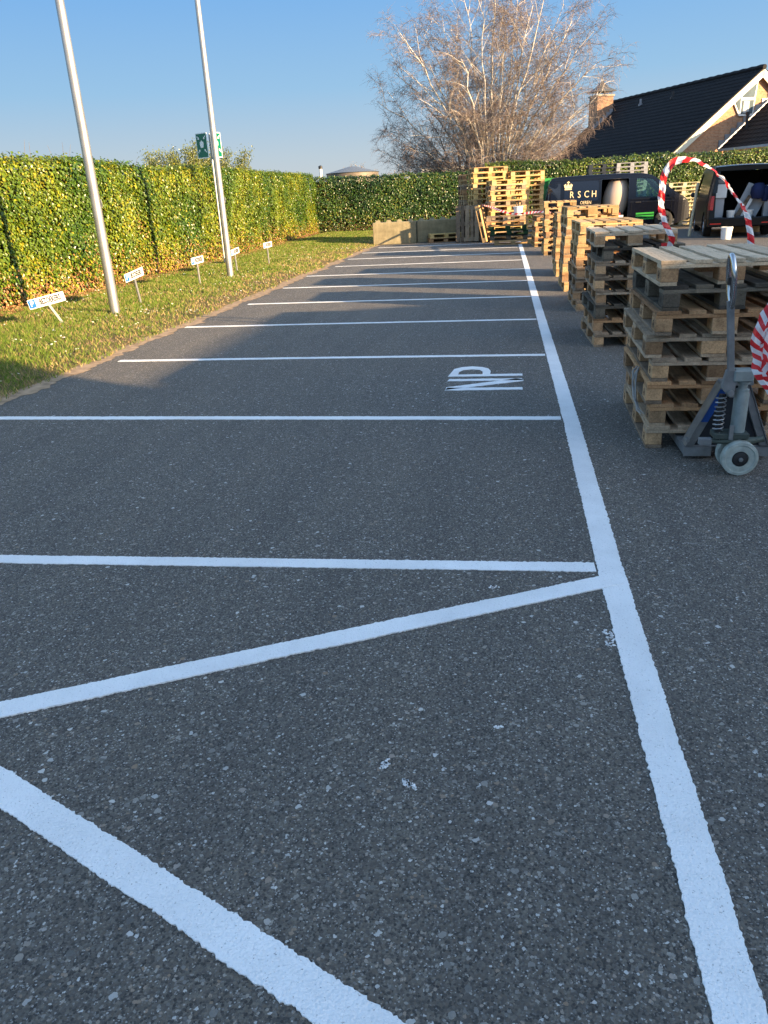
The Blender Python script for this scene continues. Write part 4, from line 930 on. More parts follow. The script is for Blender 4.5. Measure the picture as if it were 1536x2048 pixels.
# tall far stacks: long side toward the car park
a1 = PI/2+R(16)
zt1 = far_stack(-0.62, 29.55, a1, 14, 1.19, [W_NEW, W_PALE, W_NEW], 'the tallest far stack', 'pallets in the tallest far stack', 30, tagcol='pale yellow wooden')
far_stack(0.66, 29.75, a1, 14, 1.10, [W_NEW, W_PALE], 'the tall stack beside the green container', 'pallets in the tall stack next to the green container', 31, tagcol='yellowish wooden')
far_stack(0.02, 28.35, a1-.02, 12, 1.13, [W_PALE, W_GREY, W_NEW], 'the tall stack behind the white bucket', 'pallets in the tall stack behind the white bucket', 32, tagcol='weathered pale wooden')
far_stack(-1.05, 30.75, a1, 13, 1.19, [W_BROWN, W_GREY, W_PALE], 'the shaded back stack by the wall', 'pallets in the shaded stack at the back', 33, tagcol='brown wooden')
# low table-like stack with green pallets in it
for i, (m, nm) in enumerate(((W_PALE, 'pale wooden pallet at the bottom'), (W_DARK, 'dark wooden pallet, second'), (W_GREEN, 'green painted pallet, lower one'), (W_GREEN, 'green painted pallet, upper one'), (W_BROWN, 'brown wooden pallet, fifth'), (W_GREY, 'grey wooden pallet on top'))):
    pallet1(0.02+(.25, .1, .12, .08, -.02, 0)[i], 26.55, i*.1448, PI/2+(.0, .02, .01, -.03, .03, 0)[i], m, nm+' of the low stack under the bucket', 'pallets in the low stack under the bucket')
# leaning ones
def lean_pallet(x, y, yaw, lean, mat, label):
    # stands on its 1.2 m edge turned upright, leaning back
    o = pallet1(x, y, 0.0, 0, mat, label, 'pallets leaning against the far stacks')
    o.rotation_euler = (Matrix.Rotation(yaw, 4, 'Z') @ Matrix.Rotation(R(90)-lean, 4, 'X') @ Matrix.Translation((0, .6, 0)) ).to_euler()
    m = Matrix.Translation((x, y, 0)) @ Matrix.Rotation(yaw, 4, 'Z') @ Matrix.Rotation(R(90)-lean, 4, 'X') @ Matrix.Translation((0, .6, 0)); o.matrix_world = m
lean_pallet(-1.12, 28.75, R(6), R(12), W_GREY, 'grey slatted pallet leaning upright against the tallest far stack, right one')
lean_pallet(-1.30, 28.55, R(2), R(14), W_GREY, 'grey slatted pallet leaning upright beside the concrete wall, left one')
lean_pallet(-0.62, 28.15, R(72), R(14), W_PALE, 'pallet leaning edge-on in front of the tallest far stack')
pallet1(-2.2, 29.55, 0.0, PI/2+R(14), W_BROWN, 'brown pallet lying flat at the foot of the concrete wall, lower of two', 'pallets lying by the concrete wall')
pallet1(-2.16, 29.57, 0.146, PI/2+R(12), W_NEW, 'sunlit pallet lying on another at the foot of the concrete wall', 'pallets lying by the concrete wall')
# stacks behind the vans
far_stack(3.95, 34.9, PI/2, 16, 1.05, [PL_DARK], 'the stack showing over the van roof', 'dark plastic pallets behind the van', 41, tagcol='dark plastic')
far_stack(5.05, 34.9, PI/2, 16, 1.05, [PL_GREY], 'the stack showing over the van roof', 'grey plastic pallets behind the van', 42, tagcol='light grey plastic')
far_stack(6.95, 34.2, PI/2+.05, 11, 1.0, [W_CREAM], 'the stack behind the van bonnet', 'cream pallets behind the van bonnet', 43, tagcol='cream wooden')
far_stack(7.8, 33.0, PI/2, 4, 1.0, [W_CREAM, W_PALE], 'the low stack seen between the two vans', 'pallets seen between the two vans', 44, tagcol='pale wooden')

# stretch-wrap film caught in the nearest stack
mb = MB(); pts = [(.905, 5.26, .44), (.875, 5.22, .42), (.865, 5.18, .36), (.87, 5.10, .27), (.88, 5.02, .22), (.905, 4.98, .20)]
for k in range(4):
    mb.tube([(x+.012*math.sin(k*2+i), y+.012*k, z+.01*math.cos(k*3+i)) for i, (x, y, z) in enumerate(pts)], [.005, .007, .004, .006, .004, .002], 6)
tag(mb.build('wrap_film', FOIL, smooth=True), 'twisted clear plastic film hanging from the side of the nearest stack', 'plastic film')
# white bucket
def bucket(x, y, z, label, name='white_bucket', r=.15, h=.27, mat=WPL, tilt=0):
    root = empty(name, (x, y, z), 0, label, 'bucket', 'white plastic buckets'); root.rotation_euler = (tilt, 0, 0)
    mb = MB(); mb.lathe([(0, .004), (r*.82, 0), (r*.84, .01), (r*.97, h*.86), (r*1.03, h*.87), (r*1.03, h), (r*.98, h), (r*.80, .02), (0, .02)], n=28); mb.build('body', mat, root, smooth=True)
    hb_ = MB(); hb_.tube([(r*1.03*math.cos(t), -r*.25-.9*r*math.sin(t)*.35, h*.88-r*.9*math.sin(t)) for t in [i*PI/12 for i in range(13)]], .003, 5); hb_.build('bail_handle', STEEL, root)
    return root
b1 = bucket(.42, 26.45, .872, 'white bucket standing on the low pallet stack at the end of the bays')
mb = MB(); mb.tube([(-.02, 0, .2), (-.10, .02, .40)], .012, 6); mb.tube([(.04, 0, .2), (.12, -.03, .36)], .010, 6); mb.tube([(0, .03, .2), (.02, .06, .42)], .014, 6)
tag(mb.build('paint_tools', BLACK, loc=(.42, 26.45, .872)), 'dark brush handles sticking out of the bucket on the pallets', 'tools')
bucket(6.35, 24.55, 0, 'white bucket standing on the asphalt behind the open van', r=.16, h=.34)

# ---------------------------------------------------------------- concrete blocks
def conc_block(x0, y0, x1, y1, label, h=.76, dep=.42):
    a = Vector((x0, y0, 0)); b = Vector((x1, y1, 0)); L = (b-a).length; ang = math.atan2(b.y-a.y, b.x-a.x)
    mb = MB(); mb.box(0.008, L-.008, 0, dep, 0, h)
    o = mb.build('concrete_block', CONC, bevel=.015, loc=(x0, y0, 0), rot=(0, 0, ang)); tag(o, label, 'concrete block', 'interlocking concrete wall blocks')
    k = MB()
    for i in range(4):
        cx = L*(i+.5)/4; bs = [(cx-.10, dep*.5-.1), (cx+.10, dep*.5-.1), (cx+.10, dep*.5+.1), (cx-.10, dep*.5+.1)]; tp = [(cx-.06, dep*.5-.06), (cx+.06, dep*.5-.06), (cx+.06, dep*.5+.06), (cx-.06, dep*.5+.06)]
        st = MB(); st.add([(x, y, h-.004) for x, y in bs]+[(x, y, h+.075) for x, y in tp], [(0, 1, 5, 4), (1, 2, 6, 5), (2, 3, 7, 6), (3, 0, 4, 7), (4, 5, 6, 7)])
        st.build('stud', CONC, o)
conc_block(-4.78, 29.15, -3.20, 29.30, 'sunlit stained concrete block at the left end of the low wall')
conc_block(-3.19, 29.55, -1.62, 29.95, 'middle concrete block of the low wall, crossed by a diagonal shadow')
conc_block(-1.61, 29.98, -0.2, 30.3, 'shaded concrete block of the low wall, half behind the tall pallets')

# green container behind the van
gc = empty('green_container', (1.15, 33.4, 0), 0, 'bright green metal container between the tall pallets and the van', 'container')
MB().box(0, 2.4, 0, 1.6, .12, 1.95).build('body', SKIP, gc, bevel=.02)
for k in range(9): MB().box(.1+k*.26, .18+k*.26, -.04, 0, .15, 1.8).build('rib', SKIP, gc)
MB().box(-.04, 2.44, -.05, 0, 1.86, 2.0).build('rim', SKIP, gc)

# ---------------------------------------------------------------- barrier tape
def tape(name, pts, wid, twist, label, stripe=.085, slant=.05, n=160, cat='barrier tape', width_dir=None, crumple=0.0, mb=None, done=True):
    P = [Vector(p) for p in pts]
    def cr(t):
        f = t*(len(P)-1); i = min(int(f), len(P)-2); u = f-i; p0 = P[max(i-1, 0)]; p1 = P[i]; p2 = P[i+1]; p3 = P[min(i+2, len(P)-1)]
        return 0.5*((2*p1)+(-p0+p2)*u+(2*p0-5*p1+4*p2-p3)*u*u+(-p0+3*p1-3*p2+p3)*u**3)
    S_ = [cr(i/n) for i in range(n+1)]; acc = [0]
    for a, b in zip(S_, S_[1:]): acc.append(acc[-1]+(b-a).length)
    L = acc[-1]
    def at(s):
        s = min(max(s, 0), L)
        for i in range(n):
            if s <= acc[i+1]: u = (s-acc[i])/max(1e-9, acc[i+1]-acc[i]); p = S_[i].lerp(S_[i+1], u); d = (S_[i+1]-S_[i]).normalized(); return p, d
        return S_[-1], (S_[-1]-S_[-2]).normalized()
    wd0 = Vector(width_dir or (.3, 1, 0)).normalized()
    def nrm(s, d):
        t = s/L; base = (wd0-d*wd0.dot(d)); base = base.normalized() if base.length > 1e-4 else Vector((1, 0, 0))
        return Matrix.Rotation(twist(t), 3, d) @ base
    mb = mb or MB(); cells = int(L/stripe)+1; sub = 4; cw = 4
    for c in range(cells):
        mb.mi = c % 2
        for k in range(sub):
            s0 = (c+k/sub)*stripe; s1 = (c+(k+1)/sub)*stripe
            row = []
            for s in (s0, s1):
                for j in range(cw+1):
                    v = j/cw-.5; ss = s+v*slant; p, d = at(ss); q = nrm(ss, d); side = d.cross(q)
                    row.append(p+q*v*wid+side*(crumple*noise.noise(Vector((ss*14, v*5, 2.0)))))
            b = len(mb.v); mb.v += [tuple(x) for x in row]
            for j in range(cw): mb.f.append((b+j, b+j+1, b+cw+2+j, b+cw+1+j)); mb.m.append(mb.mi)
    if not done: return mb
    o = mb.build(name, [TRED, TWHITE], smooth=True); tag(o, label, cat); return o
tape('barrier_tape', [(1.60, 8.36, .90), (1.63, 8.34, .98), (1.64, 8.30, 1.06), (1.60, 8.28, 1.14), (1.55, 8.28, 1.24), (1.512, 8.3, 1.36), (1.508, 8.3, 1.50), (1.512, 8.3, 1.63), (1.535, 8.3, 1.70), (1.60, 8.3, 1.765), (1.69, 8.3, 1.785), (1.78, 8.3, 1.775), (1.90, 8.3, 1.715), (2.03, 8.3, 1.62), (2.17, 8.3, 1.46), (2.29, 8.3, 1.30), (2.36, 8.3, 1.13), (2.39, 8.3, .96), (2.40, 8.3, .75), (2.42, 8.3, .4), (2.5, 8.35, .05)],
     .064, lambda t: R(60)+1.25*math.sin(t*9.5+.3), 'red and white tape blown up into an arch above the second stack', stripe=.074, slant=.055, n=220, width_dir=(.1, 1, .2), crumple=.03)
tape('barrier_tape', [(1.60, 8.375, 1.03), (1.60, 8.372, .98), (1.55, 8.37, .92), (1.45, 8.38, .86), (1.3, 8.42, .84)], .09, lambda t: R(90), 'short red and white tape end tied to the second stack corner', stripe=.07, n=40, width_dir=(0, 1, 0))
HP = [(1.74, 4.9, 1.12), (1.60, 4.6, 1.10), (1.44, 4.28, 1.07), (1.365, 4.20, 1.02), (1.325, 4.18, .96), (1.30, 4.17, .88), (1.288, 4.17, .80), (1.297, 4.17, .72), (1.33, 4.16, .64), (1.385, 4.14, .55), (1.45, 4.12, .44), (1.52, 4.1, .27), (1.58, 4.1, .04)]
tm = None
for k_, (ox, oy, ph) in enumerate(((0, 0, 0), (.030, .012, 1.7), (.058, -.008, 3.9))):
    tm = tape('barrier_tape', [(x+ox+.008*math.sin(i*2.1+ph), y+oy+.01*math.cos(i*1.7+ph), z+.01*math.sin(i+ph)) for i, (x, y, z) in enumerate(HP)], .052, (lambda t, ph=ph: R(86)+.8*math.sin(t*17+ph)),
         'crumpled red and white tape hanging in folds beside the pallet jack', stripe=.030+.004*k_, slant=(.05, -.04, .06)[k_], n=120, width_dir=(.2, 1, .1), crumple=.04, mb=tm, done=(k_ == 2))
tape('barrier_tape', [(-.80, 28.2, 1.20), (-.5, 27.4, 1.15), (-.1, 26.3, 1.02), (.25, 25.95, .93), (.6, 25.9, .93), (1.0, 25.2, .97), (1.3, 24.6, .96), (1.45, 22.2, .9)], .07, lambda t: R(90)+.8*math.sin(t*20), 'thin red and white tape sagging across the far pallets', n=120, stripe=.1)

# ---------------------------------------------------------------- pallet jack
pj = empty('pallet_jack', (1.35, 4.66, 0), 0, 'grey hand pallet jack with chrome handle, forks under the nearest pallet stack', 'pallet jack')
for sx in (-1, 1):
    mb = MB(); x0, x1 = (-.245, -.085) if sx < 0 else (.085, .245)
    mb.box(x0, x1, 0.0, 1.12, .072, .078); mb.box(x0, x0+.006, 0, 1.12, .03, .072); mb.box(x1-.006, x1, 0, 1.12, .03, .072); mb.box(x0, x1, -.006, 0.0, .022, .078)
    mb.add([(x0, 1.12, .03), (x1, 1.12, .03), (x1, 1.12, .078), (x0, 1.12, .078), (x0+.04, 1.2, .03), (x1-.04, 1.2, .03), (x1-.04, 1.2, .06), (x0+.04, 1.2, .06)], [(4, 5, 6, 7), (0, 4, 7, 3), (1, 2, 6, 5), (3, 7, 6, 2), (0, 1, 5, 4)])
    fk = mb.build('fork', JACKGREY, pj)
    ro = MB(); ro.lathe([(.0, -.05), (.037, -.05), (.037, .05), (0, .05)], 'X', (((x0+x1)/2), 1.0, .037), 16); ro.build('roller', NYLON, fk, smooth=True)
mb = MB(); mb.box(-.245, .245, 0.006, .10, .0785, .086); mb.box(-.15, .15, .10, .115, .022, .20); mb.build('crosshead_plate', JACKGREY, pj, bevel=.002)
def legpts(sx): return [Vector((sx*.225, -.004, .088)), Vector((sx*.065, -.03, .47))]
for sx in (-1, 1):
    a_, b_ = legpts(sx); d = (b_-a_); q = Vector((sx*.036, 0, 0)); th = Vector((0, .035, 0)); mb = MB()
    vs = [a_-q, a_+q*.3, b_+q*.3, b_-q]; mb.add(vs+[v+th for v in vs], [(0, 1, 2, 3), (7, 6, 5, 4), (0, 4, 5, 1), (3, 2, 6, 7), (0, 3, 7, 4), (1, 5, 6, 2)])
    lg = mb.build('frame_leg', STEEL, pj, bevel=.003)
    lip = MB(); vs = [a_+q*.3, a_+q*.45, b_+q*.45, b_+q*.3]; lip.add([v+Vector((0, -.012, 0)) for v in vs]+[v+th*3 for v in vs], [(0, 1, 2, 3), (7, 6, 5, 4), (0, 4, 5, 1), (3, 2, 6, 7), (0, 3, 7, 4), (1, 5, 6, 2)]); lip.build('leg_lip', STEEL, lg)
    if sx > 0: continue
    bl_ = MB(); a2 = a_.lerp(b_, .40); b2 = a_.lerp(b_, .93); vs = [a2-q*.97, a2+q*.27, b2+q*.27, b2-q*.97]; off = Vector((0, -.0015, 0))
    bl_.add([v+off for v in vs]+[v for v in vs], [(0, 1, 2, 3), (0, 4, 5, 1), (3, 2, 6, 7), (0, 3, 7, 4), (1, 5, 6, 2)]); bl_.build('blue_decal', BLUE, lg)
mb = MB(); mb.prism([(-.20, .09), (.20, .09), (.07, .46), (-.07, .46)], -.02, -.012, Matrix.Rotation(R(90), 4, 'X')); mb.build('shield_plate', simple('dark_blue_black_plate', (0.012, 0.016, 0.022), .5), pj)
mb = MB(); mb.box(-.09, .09, -.06, .03, .47, .495); mb.build('frame_top', JACKGREY, pj, bevel=.004)
# steering head, turned a quarter
hd_ = Vector((0, -.24, 0))
mb = MB(); mb.lathe([(.0, .235), (.040, .235), (.040, .46), (.036, .468), (.036, .485), (.024, .49), (.024, .52), (.034, .52), (.034, .585), (0, .59)], 'Z', (-.01, -.20, 0), 24); mb.build('pump_cylinder', PUMPGREY, pj, smooth=True)
mb = MB(); mb.box(-.075, .03, -.245, -.155, .535, .60); mb.build('pump_head', PUMPGREY, pj, bevel=.006)
mb = MB(); mb.box(-.145, .045, -.255, -.145, .205, .238); mb.build('pump_base', simple('pump_dark_green', (0.05, 0.065, 0.055), .6, .2), pj, bevel=.004)
mb = MB(); cyl = [(-.12+.0*0, -.21, .24), (-.12, -.21, .46)]; mb.tube(cyl, .016, 10); pr = mb.build('plunger', BLACK, pj, smooth=True)
mb = MB(); mb.tube([(-.12+.028*math.cos(t), -.21+.028*math.sin(t), .245+.205*t/(2*PI*8)) for t in [i*PI/6 for i in range(97)]], .004, 6); mb.build('spring', STEEL, pj, smooth=True)
mb = MB(); mb.tube([(-.175, -.22, .19), (-.12, -.22, .185), (-.06, -.225, .19), (.02, -.225, .18), (.10, -.22, .192), (.135, -.22, .20)], [.016, .014, .022, .028, .018, .02], 10); mb.build('rocker_arm', simple('rocker_green_grey', (0.09, 0.11, 0.09), .55, .3), pj, smooth=True)
mb = MB(); mb.box(-.22, -.15, -.24, -.20, .165, .205); mb.build('link_arm', JACKGREY, pj, bevel=.004)
mb = MB(); mb.tube([(-.235, .01, .13), (-.235, -.035, .13)], .012, 10); mb.build('pin', STEEL, pj, smooth=True)
def jwheel(y):
    mb = MB(); mb.lathe([(.045, -.024), (.078, -.022), (.082, -.028), (.098, -.026), (.100, -.018), (.100, .018), (.098, .026), (.082, .028), (.078, .022), (.045, .024)], 'Y', (.0, y, .100), 40)
    w_ = mb.build('wheel', NYLON, pj, smooth=True)
    h_ = MB(); h_.lathe([(0, -.034), (.022, -.034), (.040, -.030), (.043, -.022), (.043, .022), (0, .03)], 'Y', (0, y, .100), 24); h_.build('hub', BLACK, w_, smooth=True)
    a = MB(); a.lathe([(0, -.046), (.010, -.046), (.012, -.040), (.012, 0)], 'Y', (0, y, .100), 14); a.build('axle', STEEL, w_, smooth=True)
    hx = MB(); hx.box(-.006, .006, y-.0, y+.0+.02, .1, .11)
jwheel(-.27); jwheel(-.16)
mb = MB(); mb.tube([(0, -.215, .10), (0, -.215, .205)], .03, 12); mb.build('steering_stem', JACKGREY, pj, smooth=True)
# handle: bracket, flat bar, D loop
mb = MB(); mb.add([(-.135, -.235, .50), (-.085, -.235, .445), (-.06, -.235, .445), (-.058, -.235, .60), (-.115, -.235, .60)]+[(x, -.20, z) for x, z in ((-.135, .50), (-.085, .445), (-.06, .445), (-.058, .60), (-.115, .60))], [(0, 1, 2, 3, 4), (9, 8, 7, 6, 5)]+[(i, (i+1) % 5, 5+(i+1) % 5, 5+i) for i in range(5)]); mb.build('handle_bracket', JACKGREY, pj, bevel=.003)
mb = MB(); mb.tube([(-.085, -.26, .475), (-.085, -.19, .475)], .016, 14); mb.build('handle_pivot', STEEL, pj, smooth=True)
mb = MB(); T = Matrix.Translation((-.088, -.222, .56)) @ Matrix.Rotation(R(-7), 4, 'Y'); mb.box(-.018, .018, -.012, .012, 0, .42, T); hbx = mb.build('handle_bar', JACKGREY, pj, bevel=.003)
mb = MB(); b0 = Vector((-.130, -.222, .96)); loop = [(0, 0, -.02), (-.008, -.05, .04), (-.016, -.075, .11), (-.024, -.07, .18), (-.030, -.035, .235), (-.032, .0, .25), (-.030, .035, .235), (-.024, .07, .18), (-.016, .075, .11), (-.008, .05, .04), (0, 0, -.015)]
def smooth_path(p, n=4):
    P = [Vector(x) for x in p]; o = []
    for i in range(len(P)-1):
        p0, p1, p2, p3 = P[max(i-1, 0)], P[i], P[i+1], P[min(i+2, len(P)-1)]
        for k in range(n): u = k/n; o.append(0.5*((2*p1)+(-p0+p2)*u+(2*p0-5*p1+4*p2-p3)*u*u+(-p0+3*p1-3*p2+p3)*u**3))
    return o+[P[-1]]
mb.tube([b0+Vector((v[0], v[1]*.75, v[2])) for v in smooth_path(loop)], .0145, 12); mb.build('handle_loop', CHROME, pj, smooth=True)
mb = MB(); mb.tube([b0+Vector((-.004, -.0, .0)), b0+Vector((-.018, -.0, .11))], .006, 6); mb.box(-.165, -.135, -.235, -.21, 1.06, 1.10); mb.build('release_lever', BLACK, pj)
mb = MB(); mb.tube([(-.115, -.235, .24), (-.11, -.24, .20), (-.10, -.245, .235)], .004, 6); mb.box(-.068, -.045, -.262, -.25, .205, .29); mb.build('foot_pedal', STEEL, pj, bevel=.003)

# ---------------------------------------------------------------- vans
def wheel_set(parent, x, y, side, name='wheel'):
    mb = MB(); mb.lathe([(.20, -.11), (.30, -.115), (.325, -.10), (.335, -.06), (.335, .06), (.325, .10), (.30, .115), (.20, .11)], 'Y', (x, y, .335), 32)
    t = mb.build(name, RUBBER, parent, smooth=True)
    r_ = MB(); f = side*.095
    r_.lathe([(.215, f), (.205, f*1.08), (.195, f*.7)], 'Y', (x, y, .335), 28); r_.lathe([(0, f*1.0), (.05, f*1.0), (.055, f*.8), (0, f*.8)], 'Y', (x, y, .335), 16)
    for k in range(5):
        a = 2*PI*k/5+.3
        for da in (-.16, .16):
            r_.tube([(x+.04*math.cos(a), y+f*.93, .335+.04*math.sin(a)), (x+.205*math.cos(a+da), y+f*.95, .335+.205*math.sin(a+da))], .011, 5)
    r_.build('rim', simple('alloy_rim', (0.5, 0.5, 0.52), .3, .8), t, smooth=True)
    d = MB(); d.lathe([(0, f*.35), (.2, f*.35)], 'Y', (x, y, .335), 24); d.build('brake_disc', BLACK, t)
def van_w(x, z):   # half width of the shell
    w_ = .95
    if z > 1.05: u = min(1, (z-1.05)/.80); w_ -= .115*u**1.25
    if z > 1.82: w_ -= .9*(z-1.82)**1.6
    if x > 4.55: w_ -= .20*((x-4.55)/.75)**2
    if x < .35: w_ -= .05*((.35-x)/.35)**2
    return w_
def side_panel(outer, holes, sgn, th=.035):
    o3 = [Vector((x, z, 0)) for x, z in outer]; hh = [[Vector((x, z, 0)) for x, z in h] for h in holes]
    al = o3+[p for h in hh for p in h]; tri = geometry.tessellate_polygon([o3]+hh)
    bm = bmesh.new(); vs = [bm.verts.new((p.x, 0, p.y)) for p in al]
    for t in tri:
        try: bm.faces.new([vs[i] for i in t])
        except ValueError: pass
    for z in (.5, .75, 1.0, 1.1, 1.2, 1.3, 1.4, 1.5, 1.6, 1.7, 1.78, 1.84, 1.89, 1.93):
        bmesh.ops.bisect_plane(bm, geom=bm.verts[:]+bm.edges[:]+bm.faces[:], plane_co=(0, 0, z), plane_no=(0, 0, 1))
    for x in (.1, .2, .35, 1, 2, 3, 4, 4.55, 4.7, 4.85, 5.0, 5.1, 5.2):
        bmesh.ops.bisect_plane(bm, geom=bm.verts[:]+bm.edges[:]+bm.faces[:], plane_co=(x, 0, 0), plane_no=(1, 0, 0))
    for v in bm.verts: v.co.y = sgn*van_w(v.co.x, v.co.z)
    bmesh.ops.recalc_face_normals(bm, faces=bm.faces)
    return bm
def bm_obj(bm, name, mat, parent, solid=0.0, smooth=True):
    me = bpy.data.meshes.new(name); bm.to_mesh(me); bm.free(); me.materials.append(mat)
    if smooth: me.polygons.foreach_set('use_smooth', [True]*len(me.polygons)); me.set_sharp_from_angle(angle=R(35))
    o = bpy.data.objects.new(name, me); C.objects.link(o); o.parent = parent
    if solid:
        m = o.modifiers.new('thickness', 'SOLIDIFY'); m.thickness = solid; m.offset = 0
    return o
def arch(cx, r=.40, n=12): return [(cx+r*math.cos(t), .335+r*math.sin(t)) for t in [PI+.42-(PI+.84)*i/n for i in range(n+1)]]
PROFILE_TOP = [(.03, .34), (.0, .55), (.0, .95), (.04, 1.25), (.12, 1.62), (.19, 1.84), (.27, 1.93), (.5, 1.965), (1.5, 1.985), (2.8, 1.985), (3.5, 1.965), (3.85, 1.90), (4.02, 1.80), (4.82, 1.22), (5.02, 1.12), (5.17, 1.0), (5.25, .82), (5.29, .6), (5.27, .36)]
def lower():
    a = arch(4.37); b = arch(.97)
    return [(5.0, .26)]+a[::-1]+[(3.7, .24), (1.6, .24)]+b[::-1]+[(.3, .28)]
SEATC = simple('seat_cloth', (0.05, 0.05, 0.055), .9)
def van(name, loc, rz_, label, mat, near_holes, far_holes, rear_open=False):
    root = empty(name, loc, rz_, label, 'van', 'black panel vans')
    outer = [p for p in PROFILE_TOP if p[1] < 1.975]
    outer = PROFILE_TOP+lower()
    for sgn, holes in ((-1, near_holes), (1, far_holes)): bm_obj(side_panel(outer, holes, sgn), 'side_panel', mat, root, .03, smooth=False)
    # skin strip over the profile
    def strip(pr, nm, m_, inset=0.0, w_in=0.0, n=10, parent=root):
        V = []; Fq = []
        for (x, z) in pr:
            hw = van_w(x, z)-w_in
            for k in range(n+1):
                u = -1+2*k/n; cr = (1-u*u)
                bx = x + (.05*cr if x > 5.0 else (-.03*cr if x < .2 else 0)) + (.045*cr if 3.9 < x < 4.9 else 0); bz = z + (.028*cr if z > 1.9 else 0) + (.03*cr if 4.8 < x < 5.2 else 0) + inset
                V.append((bx, u*hw, bz))
        m = n+1
        for j in range(len(pr)-1):
            for k in range(n): Fq.append((j*m+k, j*m+k+1, (j+1)*m+k+1, (j+1)*m+k))
        o = np_mesh(nm, V, Fq, m_, parent=parent, smooth=True); md = o.modifiers.new('thickness', 'SOLIDIFY'); md.thickness = .012; md.offset = -1
        return o
    def sub(a, b, k=5):
        o = []
        for (p, q) in zip(PROFILE_TOP[a:b], PROFILE_TOP[a+1:b+1]):
            for i in range(k): t = i/k; o.append((p[0]+(q[0]-p[0])*t, p[1]+(q[1]-p[1])*t))
        return o+[PROFILE_TOP[b]]
    strip(sub(6 if rear_open else 4, 11, 3), 'roof_skin', mat)
    if not rear_open: 
        strip(sub(0, 4, 3), 'rear_doors', mat)
        strip([(.045, 1.28), (.115, 1.60)], 'rear_window', BLACK, .0, .25)
    strip(sub(13, 15, 4), 'bonnet', mat); strip(sub(15, 18, 3), 'nose', mat)
    strip(sub(11, 13, 6), 'windscreen', GLASS, 0, .05)
    # bumper, grille, lamps
    b = MB(); b.box(5.22, 5.33, -.72, .72, .28, .52); b.build('front_bumper', mat, root, bevel=.03)
    b = MB(); b.box(5.27, 5.325, -.45, .45, .70, .86); b.build('grille', BLACK, root, bevel=.01)
    for s in (-1, 1):
        b = MB(); b.add([(5.02, s*.80, .84), (5.22, s*.66, .80), (5.22, s*.62, .98), (5.0, s*.80, 1.02)]+[(5.0, s*.72, .84), (5.18, s*.58, .80), (5.18, s*.56, .98), (4.98, s*.72, 1.02)], [(0, 1, 2, 3), (7, 6, 5, 4), (0, 4, 5, 1), (3, 2, 6, 7), (0, 3, 7, 4), (1, 5, 6, 2)]); b.build('headlight', simple('headlight_glass', (0.55, 0.58, 0.6), .1, .2, .05, 3, coat=1), root)
        m_ = MB(); m_.lathe([(0, -.055), (.06, -.05), (.085, -.02), (.085, .02), (.06, .05), (0, .055)], 'X', (4.22, s*1.08, 1.17), 16); m_.box(4.2, 4.25, min(s*.93, s*1.02), max(s*.93, s*1.02), 1.12, 1.16); m_.build('wing_mirror', BLACK, root, smooth=True)
        for xw in (.97, 4.37): wheel_set(root, xw, s*.83, s)
    b = MB(); b.box(.15, 3.3, -.86, .86, .42, .46); b.box(3.3, 4.9, -.8, .8, .36, .40); fl = b.build('floor', LINER, root)
    b = MB(); b.box(3.12, 3.15, -.84, .84, .46, 1.22); b.build('bulkhead', LINER, root)
    b = MB()
    for s in (-.45, .45): b = MB(); b.box(3.35, 3.85, s-.25, s+.25, .4, .75); b.box(3.28, 3.42, s-.24, s+.24, .75, 1.35); b.box(3.30, 3.40, s-.12, s+.12, 1.34, 1.58); b.build('seat', SEATC, root, bevel=.02)
    pass
    b = MB(); b.box(4.2, 4.75, -.78, .78, .75, 1.12); b.build('dashboard', BLACK, root, bevel=.05)
    b = MB(); b.tube([(4.05+.05*math.sin(t), .42+.19*math.cos(t), 1.12+.17*math.sin(t)) for t in [i*PI/10 for i in range(21)]], .014, 6); b.build('steering_wheel', BLACK, root)
    return root
cabwin = [(3.30, 1.18), (4.52, 1.14), (4.30, 1.36), (3.92, 1.74), (3.78, 1.80), (3.32, 1.82)]
dooropen = [(2.05, .46), (3.05, .46), (3.05, 1.80), (3.02, 1.84), (2.08, 1.84), (2.05, 1.80)]
v1 = van('panel_van', (1.50, 32.5, 0), 0, 'black panel van parked side-on with gold lettering and its side door open', VAN, [cabwin, dooropen], [cabwin])
def on_side(x, z, off=.004): return Vector((x, -van_w(x, z)-off, z))
def side_patch(poly, name, mat, parent, off, th=.004, sgn=-1):
    bm = bmesh.new(); P = [Vector((x, z, 0)) for x, z in poly]; vs = [bm.verts.new((p.x, 0, p.y)) for p in P]
    for t in geometry.tessellate_polygon([P]): bm.faces.new([vs[i] for i in t])
    for k in range(1, 40):
        z = .2+k*.05
        bmesh.ops.bisect_plane(bm, geom=bm.verts[:]+bm.edges[:]+bm.faces[:], plane_co=(0, 0, z), plane_no=(0, 0, 1))
    for v in bm.verts: v.co.y = sgn*(van_w(v.co.x, v.co.z)+off)
    bmesh.ops.recalc_face_normals(bm, faces=bm.faces); return bm_obj(bm, name, mat, parent, th, smooth=False)
side_patch(cabwin, 'side_window', GLASS, v1, -.012, .002); side_patch(cabwin, 'side_window', GLASS, v1, -.012, .002, 1)
def rrect(x0, x1, z0, z1, r): return [(p[0]+(x0+x1)/2, p[1]+(z0+z1)/2) for p in rounded(x1-x0, z1-z0, r)]
def outline(poly, w_, name, mat, parent, off=.004):   # thin raised line around poly
    mb = MB(); pts = [Vector((x, -van_w(x, z)-off-.014, z)) for x, z in poly]; mb.tube(pts+[pts[0]], w_, 5); return mb.build(name, mat, parent)
SEAM = simple('seam_dark', (0.002, 0.002, 0.003), .9); TRIM = simple('trim_sheen', (0.02, 0.025, 0.04), .15, 0, .05, 3, coat=1)
